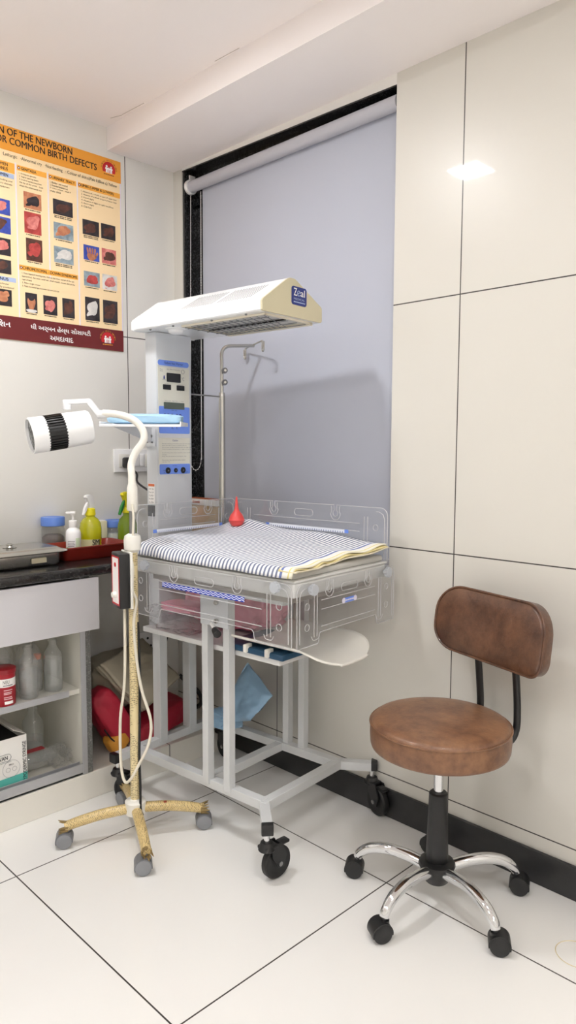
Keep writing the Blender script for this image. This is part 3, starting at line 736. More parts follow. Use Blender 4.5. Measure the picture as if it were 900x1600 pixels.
k = MB().cyl((cu1 + .0016, .160, 1.5345), (cu1 + .003, .160, 1.5345), .0022, n=10); k.box((cu1 + .0022, .160, 1.5285), (.001, .0055, .008)); k.build('symbol', m_dblue, CP, smooth=0)
k = MB(); k.tube([(cu1 + .0022, .250 + .0075 * math.cos(a), 1.556 + .0075 * math.sin(a)) for a in [j / 20 * 2 * PI for j in range(20)]], .0006, 5, closed=True); k.build('symbol', m_inkgrey, CP)
ctx('Caution', .196, .222, 1.300, 1.307, m_dblue)
for j, s_ in enumerate(['Read the operating instructions before use of the warmer unit', '   from the skin probe of patient and set', 'Do not leave the baby unattended under the heater while it is on', 'Check the patient temperature at regular intervals by', '', 'Use the skin probe only on the baby, never rectally', '   the bed', 'Keep the side panels up and locked while', '', 'Disconnect the unit from mains before', '   cleaning it with']):
    if s_: ctx(s_, .146, .146 + .126 * len(s_) / 66 + (.04 if len(s_) > 30 else 0), 1.2885 - .0066 * j, 1.2925 - .0066 * j)
for y, r in ((.173, .0115), (.210, .0085), (.246, .0115)):
    k = MB().cyl((cu1 + .0016, y, 1.193), (cu1 + .005, y, 1.193), r, n=26, m=m_blackp, bev=.001); k.cyl((cu1 + .0048, y, 1.193), (cu1 + .0056, y, 1.193), r * .25, n=10, m=m_dsteel); k.build('probe_socket', None, CP)
ctx('Skin Probe', .195, .216, 1.2085, 1.212, m_dblue); ctx('Power', .150, .160, 1.1915, 1.195, m_dblue); ctx('ON', .152, .159, 1.184, 1.187, m_dblue); ctx('Reset', .262, .272, 1.187, 1.190, m_dblue)
# rating plate and inlet on the side of the column
st = MB().box((-.713, cv0 - .0006, 1.108), (.034, .001, .075)).build('rating_label', m_whiteink, wa, smooth=0)
MB().box((-.713, cv0 - .0014, 1.140), (.034, .0008, .009)).build('rating_band', M('label orange', (214, 112, 66), .5), st, smooth=0)
for j in range(5): txt(('220V  50Hz', 'Fuse 5A', 'CLASS I', 'Max 800W', 'Sr. No.')[j], 'rating_text', (-.727, -.700, 1.123 - .012 * j, 1.129 - .012 * j), (0, cv0 - .0012, 0), (1, 0, 0), (0, 0, 1), m_inkgrey, st)
MB().box((-.711, cv0 - .004, 1.046), (.032, .010, .040), bev=.002).build('power_inlet', m_blackp, wa)
# ------------ hood
sec = [(.073, 1.690), (.069, 1.694), (.069, 1.720), (.074, 1.727), (.186, 1.803), (.198, 1.808), (.222, 1.808), (.234, 1.803), (.358, 1.740), (.363, 1.733), (.363, 1.696), (.359, 1.690)]
hd = MB(); hd.prism([(y, z) for y, z in sec], (-.735, 0, 0), (0, 1, 0), (0, 0, 1), .61)
HD = hd.build('hood', m_enamel, wa, smooth=25)
MB().prism(sec, (-.126, 0, 0), (0, 1, 0), (0, 0, 1), .008).build('end_cap', m_cream, HD, smooth=25)
MB().prism([(y + (.216 - y) * -.02, z + (z - 1.745) * .03) for y, z in sec], (-.742, 0, 0), (0, 1, 0), (0, 0, 1), .008).build('rear_cap', m_enamel, HD, smooth=25)
# slots in the front slope
sl = MB(); n0 = Vector((0, -(1.803 - 1.727), .186 - .074)).normalized(); dr = Vector((0, .112, .076)).normalized()
for gx in (0, 1):
    for j in range(12):
        u = -.51 + gx * .172 + j * .0128
        a = Vector((u, .095, 1.727 + .021 * .076 / .112)) ; a.z += .0 ; b = a + dr * .085 + Vector((.018, 0, 0))
        dd = (b - a).normalized(); sl.box((a + b) / 2 + n0 * .0004, ((b - a).length, .0017, .0006), Matrix((dd, n0.cross(dd), n0)).transposed())
sl.build('vent_slots', M('slot shadow grey', (92, 94, 96), .7), HD, smooth=0)
ug = MB(); ug.box((-.325, .216, 1.6895), (.36, .215, .003)); ug.build('reflector', M('polished reflector', (225, 224, 218), .35, .6), HD, smooth=0)
rim = MB()
for c, s_ in (((-.325, .105, 1.6865), (.38, .010, .006)), ((-.325, .327, 1.6845), (.38, .016, .010)), ((-.51, .216, 1.6865), (.010, .23, .006)), ((-.14, .216, 1.6865), (.010, .23, .006))): rim.box(c, s_)
rim.build('reflector_rim', M('warm white enamel', (232, 224, 204), .4), HD, smooth=0)
gr = MB()
for j in range(13): gr.tube([(-.505 + .030 * j, .108, 1.682), (-.505 + .0225 * j, .324, 1.682)], .0012, 6)
for j in range(5): gr.tube([(-.51, .125 + .045 * j, 1.680), (-.14, .125 + .045 * j, 1.680)], .0012, 6)
gr.build('heater_grille', m_dsteel, HD)
hr = MB().cyl((-.50, .216, 1.6855), (-.15, .216, 1.6855), .0028, n=12); hr.build('heater_rod', m_dark, HD)
db = MB().lathe([(.036, 0), (.036, -.004), (.031, -.005), (.027, -.006), (.024, -.014), (.014, -.020), (.0, -.021)], (-.585, .135, 1.690), 32); db.build('observation_lamp', m_white, HD)
sc_ = MB()
for u, v in ((-.66, .085), (-.54, .085), (-.16, .34), (-.20, .085), (-.36, .092)): sc_.lathe([(.004, 0), (.004, -.003), (.002, -.005), (0, -.005)], (u, v, 1.690), 12)
sc_.build('screws', m_dsteel, HD)
bg = MB().prism(rrect(.075, .057, .009, cx=.243, cy=1.757), (-.118, 0, 0), (0, 1, 0), (0, 0, 1), .0012).build('maker_plate', m_dblue, HD, smooth=0)
PX_ = Vector((-.1166, 0, 0))
for s_, b_ in (('Z', (.215, .231, 1.757, 1.780)), ('al', (.249, .270, 1.757, 1.779))): txt(s_, 'plate_lettering', b_, PX_, (0, 1, 0), (0, 0, 1), m_whiteink, bg, .01)
k = MB(); k.tube([PX_ + Vector((.0006, .240 + .0068 * math.cos(a), 1.7655 + .008 * math.sin(a))) for a in [.15 + j / 20 * 5.6 for j in range(21)]], .0011, 6); k.tube([PX_ + Vector((.0006, .234, 1.7625)), PX_ + Vector((.0006, .2465, 1.770))], .0010, 6); k.build('plate_lettering', m_bandblue, bg)
txt('MEDICAL', 'plate_lettering', (.2155, .2705, 1.744, 1.7505), PX_, (0, 1, 0), (0, 0, 1), m_bandblue, bg)
k = MB(); [k.box(PX_ + Vector((.0004, .218 + .0072 * j, 1.7375)), (.0004, .0058, .0032)) for j in range(8)]; k.build('plate_line', m_bandblue, bg, smooth=0)
# ------------ drip pole
pu, pv = -.655, .43
ip = MB().tube([(pu, pv, .60), (pu, pv, 1.475)], .0125, 20, m=m_steel); ip.tube([(pu, pv, 1.474), (pu, pv, 1.49)], [.0125, .011], 20, m=m_steel)
IP = ip.build('drip_pole', None, wa)
MB().tube([(pu, pv, 1.48), (pu, pv, 1.60), (pu, pv, 1.640), (pu + .003, pv + .009, 1.659), (pu + .009, pv + .028, 1.670), (pu + .022, pv + .065, 1.674), (-.609, .563, 1.680)], .0068, 14, sub=4).build('pole_arm', m_steel, IP)
hk = MB(); A = Vector((-.682, .594, 1.679)); B = Vector((-.529, .523, 1.687)); bx_ = (B - A).normalized(); zz = Vector((0, 0, 1))
def hook(p, sg): return [p + bx_ * (sg * a) - zz * b for a, b in ((.002, .006), (.002, .030), (.006, .039), (.012, .040), (.017, .031), (.018, .004))]
hk.tube(list(reversed(hook(A, -1))) + [A + bx_ * .004, (A + B) / 2, B - bx_ * .004] + hook(B, 1), .0033, 10, sub=4)
hk.build('drip_hooks', m_steel, IP)
for z in (1.528, 1.573):
    k = MB(); ax = Vector((.35, -.6, 0)).normalized(); c = Vector((pu, pv, z)) + Vector((.012, 0, 0))
    k.cyl(c, c + Vector((.016, -.010, 0)), .011, n=20, m=m_grey, bev=.002); k.cyl(c + Vector((.016, -.010, 0)), c + Vector((.018, -.0112, 0)), .005, n=12, m=m_steel); k.build('pole_knob', None, IP)
MB().tube([(-.690, cv1 - .002, 1.478), (-.67, .36, 1.476), (pu, pv, 1.474)], .0028, 8).build('pole_stay', m_dsteel, IP)
# ------------ side tray on a bracket, left of the column
RT = Vector((math.cos(.7862), math.sin(.7862), 0)); FW = Vector((-math.sin(.7862), math.cos(.7862), 0)); UPV = Vector((0, 0, 1))
# tray hangs on the column's left cheek, swung out over the worktop
iw = WM.inverted().to_3x3(); r_, f_ = iw @ RT, iw @ FW
c0 = WM.inverted() @ Vector((-2.105, 1.41, 0))
tb = Matrix((r_, f_, Vector((0, 0, 1)))).transposed()
ty = MB().box((c0.x, c0.y, 1.352), (.27, .17, .004), tb, .001)
for sx in (-1, 1): ty.box(Vector((c0.x, c0.y, 1.357)) + r_ * (.133 * sx), (.004, .17, .012), tb, .001)
ty.box(Vector((c0.x, c0.y, 1.349)) - f_ * .086, (.27, .006, .008), tb, .001)
ty.box(Vector((c0.x, c0.y, 1.357)) + f_ * .085, (.27, .004, .012), tb, .001)
TY = ty.build('side_tray', m_enamel, wa)
br = MB().box((-.708, cv0 - .004, 1.312), (.050, .008, .062), bev=.001)
g0 = Vector((-.700, cv0 - .008, 1.350))
tip = Vector((c0.x, c0.y, 1.349)) - f_ * .05 - r_ * .10
base1 = Vector((-.700, cv0 - .006, 1.292)); base2 = Vector((-.700, cv0 - .006, 1.349))
nn_ = (tip - base2).cross(Vector((0, 0, 1))).normalized() * .004
vs = [br.bm.verts.new(p) for p in (base1, base2, tip, base1 + nn_, base2 + nn_, tip + nn_)]
for q in ((0, 1, 2), (5, 4, 3), (0, 3, 4, 1), (1, 4, 5, 2), (2, 5, 3, 0)): br.bm.faces.new([vs[j] for j in q])
br.build('tray_bracket', m_column, wa)
b = MB()
for u, z in ((-.700, 1.318), (-.722, 1.296), (-.695, 1.296)): b.cyl((u, cv0 - .008, z), (u, cv0 - .013, z), .005 if z > 1.3 else .003, n=12)
b.build('bracket_bolts', m_dsteel, wa)
# blue pad lying on that tray
pad = MB()
tcw = WM @ Vector((c0.x, c0.y, 1.3545))
def padf(c, sx, sy, h, m):
    pad.blob(c, (sx, sy, h), Matrix((RT, FW, UPV)).transposed(), e=.42, amp=.05, fr=1.6, seed=4, m=m)
padf(tcw + UPV * .018 + RT * .004, .25, .15, .034, m_bluepad)
tag(pad.build('folded_pad', None), 'pale blue folded pad on the small tray left of the warmer column', 'pad')

# ------------------------------------------------------------------ on the bed
mt = MB().box((-.25, .195, .9185), (.69, .462, .022), bev=.009, seg=3)
o = mt.build('mattress', m_matt); o.matrix_world = WM; tag(o, 'thin grey vinyl mattress lying in the warmer bed tray', 'mattress')
def tow(s, t_):
    u = -.598 + .698 * s + .012 * math.sin(7 * t_ + 1) * s
    v = -.062 + .490 * t_ - .01 * s
    z = .9405
    z += .026 * (1 - s) ** 1.3 * min(1, t_ * 5 + .25) + .022 * t_ ** 1.6 + .016 * math.exp(-((t_ - .97) / .10) ** 2) * (1 + .45 * math.sin(11 * s + .3)) * (1.1 - .8 * s) * min(1, s * 6 + .2)
    z += .0035 * noise.noise(Vector((s * 5, t_ * 4, 0))) + .002 * math.sin(30 * t_ + 9 * s) * noise.noise(Vector((s * 3, t_ * 3, 5)))
    z += .0035 * math.sin(21 * t_ + .8) * max(0, (s - .75) / .25)
    if t_ < .06:
        k = (.06 - t_) / .06; z -= .026 * k * k + .004 * (1 - s) * k; v += .010 * k * k
    if s < .03: z -= .012 * (1 - s / .03)
    return (u, v, z)
to = MB(); to.grid(tow, 120, 70)
o = to.build('striped_towel', m_towel, solid=.004); o.matrix_world = WM; tag(o, 'blue and white striped towel spread over the warmer mattress', 'towel')
for j, (ex, dz, m_) in enumerate(((.006, -.0055, m_hemy), (.011, -.0105, m_hemc))):
    def hem(s, t_, ex=ex, dz=dz):
        p = Vector(tow(1, t_ * .97 + .015)); w_ = .05 + ex
        return (p.x - .05 + w_ * s + .004 * math.sin(17 * t_ + 3 * dz * 900), p.y, max(.934, p.z + dz * (.5 + .5 * s) + .002 * math.sin(25 * t_ + j)))
    h = MB(); h.grid(hem, 10, 60); h.build('folded_hem' , m_, o, solid=.003)
bp = W(-.505, .355, .0)
lbz = .986
b = MB().lathe([(.018, 0), (.022, .001), (.030, .008), (.0355, .017), (.0372, .022), (.0385, .0235), (.0385, .0255), (.0368, .0275), (.034, .036), (.0285, .046), (.020, .055), (.0135, .063), (.0095, .074), (.007, .090), (.0052, .108), (.0035, .118), (.0012, .120), (.0006, .112)], (0, 0, 0), 40)
o = b.build('bulb_syringe', m_redrub); o.location = (bp.x, bp.y, lbz); o.scale = (.78, .78, .92); tag(o, 'red rubber bulb syringe standing on the striped towel', 'bulb syringe')

# ------------------------------------------------------------------ on the warmer shelf and base
bs = thing('baby_scale', 'white curved baby weighing scale on the warmer shelf', 'weighing scale', W(-.165, .165, .631), TR)
sb_ = MB().box((.02, -.005, .011), (.26, .225, .020), bev=.006); sb_.build('scale_base', m_scaleb, bs)
for u, v in ((-.15, -.1), (.1, -.1), (-.15, .08), (.1, .08)): pass
def pan(s, t_):
    u = -.04 + .375 * s; w_ = .145
    e = max(0, (s - .72) / .28); half = max(.07, w_ * math.sqrt(max(0, 1 - e ** 3.2)))
    v = (2 * t_ - 1) * half
    return (u, v, .023 + .036 * (abs(v) / w_) ** 2.2 * (1 - .5 * e) - .010 * e * e)
pn = MB(); pn.grid(pan, 60, 28); pn.build('weighing_pan', m_scale, bs, solid=.006)
for u_ in (.09, .0): MB().box((u_, -.112, .018), (.014, .03, .026), bev=.003).build('pan_support', m_scale, bs)

def at_w(o, u, v, z): o.location = W(u, v, z); o.rotation_euler = (0, 0, TR); return o
o = at_w(MB().blob((0, 0, .0), (.43, .20, .165), e=.66, amp=.12, fr=2.2, seed=2, n=6, fold=.04).build('cloth_bundle', m_pinkd), -.435, .272, .717)
tag(o, 'large dusky pink cloth bundle under the warmer bed', 'cloth bundle')
pk = thing('bagged_cloth', 'bright pink folded cloth in a clear plastic bag at the shelf front', 'bagged cloth', W(-.545, .108, .632), TR)
cl = MB()
for j in range(4): cl.blob((.01 * (j % 2), .004 * j, .015 + .023 * j), (.195 - .010 * j, .105, .030), rz(.06 * (j - 1.5)), e=.5, amp=.14, fr=3, seed=9 + j, n=4)
cl.build('folded_cloth', m_pink, pk)
MB().blob((0, .0, .047), (.25, .14, .092), e=.6, amp=.16, fr=3.5, seed=21, n=5).build('clear_bag', m_bag, pk)
bsn = MB(); 
def sheet(s, t_, top):
    # a folded plastic sheet: wedge leaning back against the base bars
    P0, P1, P2, P3 = Vector((-.68, .40, .168)), Vector((-.42, .34, .262)), Vector((-.345, .38, .365)), Vector((-.53, .44, .440))
    a = P0.lerp(P1, s); b = P3.lerp(P2, s); p = a.lerp(b, t_)
    n_ = noise.fractal(Vector((s * 3, t_ * 3, top * 4)), 1, 2, 3)
    edge = min(s, 1 - s, t_, 1 - t_)
    return p + Vector((.0, -.9, .3)) * (top * .020 * min(1, edge * 9) + .010 * n_)
bsn.grid(lambda s, t_: sheet(s, t_, 1), 24, 24, uv=False); bsn.grid(lambda s, t_: sheet(s, t_, -1), 24, 24, uv=False)
o = bsn.build('plastic_sheet', m_bluesheet, smooth=50); o.matrix_world = WM; tag(o, 'crumpled folded blue plastic sheet resting on the warmer base bars', 'plastic sheet')
o = MB()
o.blob((0, 0, .035), (.15, .09, .06), e=.6, amp=.22, fr=3, seed=31, n=4); 
o = at_w(o.build('plastic_sheet_fold', m_bluesheet), -.60, .375, .178); o.parent = None
tag(o, 'small crumpled blue plastic fold below the larger blue sheet', 'plastic sheet')
# cables under the shelf
tag(MB().tube([W(-.70, .37, .60), W(-.69, .40, .50), W(-.62, .44, .46), W(-.54, .46, .50), W(-.50, .45, .58)], .0045, 8, sub=6).build('cable_loop', m_black), 'black cable loop hanging under the warmer shelf by the left uprights', 'cable')
tag(MB().tube([(XL + .02, 1.79, .40), (XL + .09, 1.78, .37), (-2.50, 1.74, .42), (-2.40, 1.70, .50), (-2.32, 1.66, .60)], .004, 8, sub=6).build('socket_cable', m_black), 'thin black cable running up from the low wall socket', 'cable')
# ------------------------------------------------------------------ gooseneck examination lamp
LC = Vector((-1.963, 1.257, 0)); 
la = thing('gooseneck_lamp', 'white gooseneck examination lamp on a newspaper-wrapped wheeled stand', 'examination lamp', LC)
L = lambda p: Vector(p) - LC
MB().lathe([(.026, .078), (.033, .082), (.034, .122), (.030, .126), (.018, .128), (.016, .132)], (0, 0, 0), 32).build('hub', m_offwhite, la)
R4 = .222
for k, a in enumerate((-120.5, 119, -24.5, 155.2)):
    a = {0: math.atan2(1.064 - 1.257, -2.07 + 1.963), 1: math.atan2(1.164 - 1.257, -1.76 + 1.963), 2: math.atan2(1.451 - 1.257, -1.855 + 1.963), 3: math.atan2(1.35 - 1.257, -2.166 + 1.963)}[k]
    d = Vector((math.cos(a), math.sin(a), 0)); Z = Vector((0, 0, 1))
    lg = MB().tube([d * .022 + Z * .098, d * .10 + Z * .092, d * .17 + Z * .079, d * .222 + Z * .066], [.0165, .017, .0165, .0155], 16, sub=3)
    LG = lg.build('leg', m_news2, la)
    fy = MB(); rg = random.Random(k)
    for j in range(16):
        t_ = rg.uniform(0, 2 * PI); s_ = d.cross(Z); p = d * .220 + Z * .066 + (s_ * math.cos(t_) + Z * math.sin(t_)) * .0135
        q = p + d * rg.uniform(.008, .024) + (s_ * math.cos(t_) + Z * math.sin(t_)) * rg.uniform(0, .010)
        fy.tube([p - d * .006, (p + q) / 2, q], [.004, .003, .001], 5)
    fy.build('frayed_end', m_straw, LG)
    h = (-.05, -1.7, -.1, .4)[k]
    sp_ = d * .215; dd = rz(h) @ d; ax = Vector((-dd.y, dd.x, 0)); c = sp_ + dd * .010 + Z * .0255
    cs = MB().cyl(sp_ + Z * .040, sp_ + Z * .066, .006, n=12, m=m_dsteel)
    P = [(.0275 * math.cos(t_), .0275 * math.sin(t_)) for t_ in [-.35 + j / 16 * (PI + .5) for j in range(17)]] + [(.022 * math.cos(t_), .022 * math.sin(t_)) for t_ in [PI + .15 - j / 16 * (PI + .5) for j in range(17)]]
    cs.prism(P, c + ax * .023, dd, Z, .046, m=m_grey)
    CS = cs.build('caster', None, la)
    for sg in (-1, 1): MB().cyl(c + ax * (.006 * sg), c + ax * (.0245 * sg), .0245, n=30, bev=.003).build('wheel', m_greyw, CS)
# pole
po_ = MB().tube([(0, 0, .11), (.0, .001, .30), (.001, .003, .60), (.0, .004, .965)], .0155, 20); po_.build('pole', m_news, la)
MB().tube([(0, .004, .945), (0, .004, .955), (0, .004, .985), (.0, .004, .998), (.0, .004, 1.005)], [.016, .0265, .0275, .0245, .013], 24).build('collar', m_offwhite, la)
MB().tube([(0, .004, 1.0), (-.001, .005, 1.10)], .0095, 16).build('inner_tube', m_dsteel, la)
MB().tube([(-.001, .004, 1.075), (-.001, .006, 1.082), (-.001, .007, 1.150), (-.001, .007, 1.165)], [.014, .0175, .0165, .0125], 18).build('taped_joint', m_tape, la)
gp = [(-1.966, 1.264, 1.13), (-1.972, 1.268, 1.19), (-1.980, 1.272, 1.224), (-1.974, 1.285, 1.262), (-1.958, 1.304, 1.298), (-1.962, 1.306, 1.330), (-1.985, 1.292, 1.361), (-2.018, 1.260, 1.380), (-2.060, 1.222, 1.386)]
MB().tube([L(p) for p in gp], .0118, 16, sub=5).build('gooseneck', m_tape, la)
# arm and head
s0 = L((-2.068, 1.217, 1.386)); 
V3 = lambda r, u, f=0: s0 + RT * r + UPV * u + FW * f
ar = MB().cyl(V3(.026, -.003), V3(-.008, -.004), .0115, .0135, n=16)
def flat(a, b, w_, h_):
    a, b = Vector(a), Vector(b); x = (b - a).normalized(); y = FW; z = x.cross(y).normalized(); y = z.cross(x)
    ar.box((a + b) / 2, ((b - a).length + h_ * .6, w_, h_), Matrix((x, y, z)).transposed(), .003)
flat(V3(-.002, -.006), V3(-.034, .036), .022, .017); flat(V3(-.034, .038), V3(-.112, .034), .024, .015)
ar.cyl(V3(-.106, .010), V3(-.106, .036), .013, n=18, bev=.002)
ar.build('arm', m_enamel, la)
hc = V3(-.034, -.043, .0)          # back end of the head
ax = (RT * -.85 + UPV * -.17 - FW * .50).normalized(); Rm = align(ax)
Rr = .0555
hb = MB().lathe([(.002, 0), (.046, .0), (.051, .002), (.0535, .007), (.055, .082), (.0555, .086)], hc, 48, rot=Rm); hb.lathe([(.0545, .139), (.0555, .140), (.0560, .184), (.055, .187), (.051, .1875), (.0505, .178)], hc, 48, rot=Rm)
HB = hb.build('lamp_head', m_enamel, la)
bb = MB().cyl(hc + ax * .082, hc + ax * .144, .0515, n=40)
for j in range(36):
    t_ = 2 * PI * j / 36; rd = Rm @ Vector((math.cos(t_), math.sin(t_), 0)); tg = ax.cross(rd)
    bb.box(hc + ax * .113 + rd * .0532, (.0052, .0035, .058), Matrix((tg, rd, -ax)).transposed() if False else Matrix((rd, tg, ax)).transposed())
bb.build('vent_band', m_blackp, HB)
ln = MB().lathe([(.0, .170), (.025, .171), (.049, .176), (.0505, .178)], hc, 40, rot=Rm)
LN = ln.build('lens', m_lens, HB)
gg = MB()
for r_ in (.015, .03, .045): gg.tube([hc + ax * .1795 + Rm @ Vector((r_ * math.cos(t_), r_ * math.sin(t_), 0)) for t_ in [j / 28 * 2 * PI for j in range(28)]], .001, 5, closed=True)
for j in range(8): gg.tube([hc + ax * .1795, hc + ax * .1795 + Rm @ Vector((.05 * math.cos(j * PI / 4), .05 * math.sin(j * PI / 4), 0))], .001, 5)
gg.build('lens_guard', m_dsteel, HB)
# control box strapped to the pole
bn = (RT * -.84 - FW * .54).normalized(); bw = Vector((-bn.y, bn.x, 0)); bc = Vector((-.0, .004, .86)) + bn * .040
BM = Matrix((bn, bw, UPV)).transposed()
BX = MB().box(bc, (.034, .078, .175), BM, .004).build('control_box', m_blackp, la)
fl = MB().box(bc + bn * .0172, (.0008, .062, .150), BM); FLb = fl.build('box_label', m_whiteink, BX, smooth=0)
e = MB()
for a, h_, w_ in ((0, .075, 1), (0, -.075, 1)): e.box(bc + bn * .0178 + UPV * h_, (.0008, .066, .005), BM)
for s_ in (-1, 1): e.box(bc + bn * .0178 + bw * (.0305 * s_), (.0008, .005, .150), BM)
e.build('label_border', m_red, FLb, smooth=0)
d = MB().cyl(bc + bn * .0175 + UPV * .05, bc + bn * .0195 + UPV * .05, .007, n=16); d.build('label_dot', m_red, FLb)
k = MB().cyl(bc + bn * .017 + UPV * -.045, bc + bn * .030 + UPV * -.045, .011, .009, n=18); k.build('dial', m_offwhite, BX)
MB().box(bc - bn * .021, (.008, .082, .180), BM, .001).build('back_plate', m_offwhite, BX)
MB().cyl(bc - bn * .021 - bw * .03 + UPV * -.055 - bw * .012, bc - bn * .021 - bw * .047 + UPV * -.055, .007, n=6).build('bolt', m_rust, BX)
# cords
MB().tube([Vector((.004, -.012, .945)), Vector((.018, -.008, .90)), Vector((.02, -.012, .83)), Vector((.024, .0, .79)), Vector((.016, -.006, .72)), Vector((.02, .0, .60)), Vector((.028, .012, .50)), Vector((.050, .03, .40)), Vector((.040, .028, .32)), Vector((.022, .0, .25)), Vector((.0, -.018, .20)), Vector((-.022, -.026, .19)), Vector((-.036, -.03, .25)), Vector((-.034, -.03, .40)), Vector((-.022, -.022, .50)), Vector((-.016, -.02, .62)), Vector((-.022, -.015, .775))], .0048, 8, sub=6).build('white_cord', m_cord, la)
MB().tube([Vector((.014, .010, .72)), Vector((.019, .012, .55)), Vector((.017, .010, .40)), Vector((.018, .006, .28)), Vector((.024, .004, .18)), Vector((.033, -.002, .11)), Vector((.036, .004, .085))], .0040, 8, sub=6).build('black_cord', m_black, la)
MB().tube([Vector((.016, -.006, 1.10)), Vector((.021, -.004, 1.06)), Vector((.016, -.004, 1.0))], .004, 8, sub=4).build('joint_cord', m_cord, la)

# ------------------------------------------------------------------ stool
SC_ = Vector((-1.08, 1.68, 0))
sl = thing('swivel_stool', 'brown leatherette swivel stool with backrest and chrome five-leg base', 'stool', SC_)
Z = Vector((0, 0, 1))
SR = .196
prof = [(r, z + .016) for r, z in [(.02, .432), (.183, .432), (.190, .436), (.1925, .444), (.194, .47), (.1935, .496), (.191, .503), (.184, .510), (.168, .5145), (.13, .5185), (.06, .521), (.0, .5215)]]
ST = MB().lathe(prof, (0, 0, 0), 72).build('seat', m_leather, sl, smooth=50)
pp = MB(); pp.tube([(.1935 * math.cos(a), .1935 * math.sin(a), .516) for a in [j / 72 * 2 * PI for j in range(72)]], .0028, 8, closed=True); pp.build('piping', m_leather, ST)
# backrest: padded rounded slab facing the front
by = .190
BW, BH = .408, .190
tilt = math.radians(-7)
yw = math.radians(15); brx = Vector((math.cos(yw), -math.sin(yw), 0)); bry = Vector((math.sin(yw) * math.sin(-tilt), math.cos(yw) * math.sin(-tilt), math.cos(tilt))); bnn = brx.cross(bry)   # bnn points to -y (front)
bcn = Vector((.076, by, .766))
def backshape(w, h):
    P = []
    for k, (sx, sy, r) in enumerate(((1, 1, .082), (-1, 1, .085), (-1, -1, .070), (1, -1, .048))):
        for j in range(11):
            a = k * PI / 2 + j / 10 * PI / 2
            P.append((sx * (w / 2 - r) + r * math.cos(a), sy * (h / 2 - r) + r * math.sin(a)))
    return P
def bk(off, th, crown, name, m, par):
    P = backshape(BW, BH)
    mb = MB(); N = len(P)
    layers = []
    prof = [(-.000, .985), (.003, 1.0), (th * .5, 1.0), (th - .010, .995), (th - .004, .965), (th, .90)]
    for d_, s_ in prof:
        ring = []
        for a, b in P:
            k_ = Vector((a, b)); inset = (1 - s_) * .10
            L_ = k_.length; k2 = k_ * (1 - inset / max(L_, 1e-3))
            curve = .030 * (k2.x / (BW / 2)) ** 2
            ring.append(mb.bm.verts.new(bcn + brx * k2.x + bry * k2.y + bnn * (off + d_ + curve)))
        layers.append(ring)
    for q in (.6, .3, .05):
        layers.append([mb.bm.verts.new(bcn + brx * a * q * .93 + bry * b * q * .93 + bnn * (off + th + crown * (1 - q * q) + .030 * (a * q / (BW / 2)) ** 2)) for a, b in P])
    mb.skin(layers, cap=True); return mb.build(name, m, par, smooth=55)
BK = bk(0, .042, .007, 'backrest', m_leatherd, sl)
pp = MB(); pp.tube([bcn + brx * a + bry * b + bnn * (.036 + .030 * (a / (BW / 2)) ** 2) for a, b in backshape(BW + .002, BH + .002)], .0034, 8, closed=True); pp.build('piping', m_leatherd, BK)
for x in (-.012, .108):
    x2 = .018 + (x - .048) * .8
    MB().tube([(x2, .09, .425), (x2 + .006, .15, .424), (x * .9 + .004, .203, .432), (x, .232, .462), (x, .236, .52), (x, .226, .60), (x, .208, .70), (x, .202, .74)], .0105, 14, sub=4).build('back_tube', m_blackp, sl)
MB().box((.02, .06, .424), (.16, .12, .012), bev=.003).build('seat_plate', m_blackp, sl)
MB().cyl((0, 0, .31), (0, 0, .43), .0135, n=20).build('gas_piston', m_chrome, sl)
MB().tube([(0, 0, .10), (0, 0, .105), (0, 0, .30), (0, 0, .314), (0, 0, .318)], [.030, .032, .0265, .0262, .022], 28).build('column_cover', m_blackp, sl)
MB().lathe([(.030, .056), (.034, .060), (.046, .092), (.052, .106), (.050, .114), (.038, .119), (.030, .119)], (0, 0, 0), 36).build('hub', m_blackp, sl)
for k in range(5):
    a = math.radians(197.5 + 72 * k); d = Vector((math.cos(a), math.sin(a), 0))
    lg = MB().tube([d * .034 + Z * .095, d * .09 + Z * .107, d * .15 + Z * .110, d * .20 + Z * .098, d * .232 + Z * .075, d * .240 + Z * .060], [.0165, .0165, .016, .0152, .014, .0125], 18, sub=5).build('leg', m_chrome, sl)
    h = (.27, -.5, .9, -.5, 1.0)[k]; dd = rz(h) @ d; ax = Vector((-dd.y, dd.x, 0)); sp_ = d * .240; c = sp_ + dd * .010 + Z * .0262
    cs = MB().cyl(sp_ + Z * .045, sp_ + Z * .066, .006, n=12, m=m_dsteel)
    P = [(.0285 * math.cos(t_), .0285 * math.sin(t_)) for t_ in [-.3 + j / 16 * (PI + .5) for j in range(17)]] + [(.021 * math.cos(t_), .021 * math.sin(t_)) for t_ in [PI + .2 - j / 16 * (PI + .5) for j in range(17)]]
    cs.prism(P, c + ax * .0215, dd, Z, .043, m=m_blackp)
    cs.cyl(sp_ + Z * .044, sp_ + Z * .054, .014, n=18, m=m_blackp)
    CS = cs.build('caster', None, sl)
    for sg in (-1, 1): MB().cyl(c + ax * (.0035 * sg), c + ax * (.0235 * sg), .0262, n=32, bev=.004).build('wheel', m_blackp, CS)
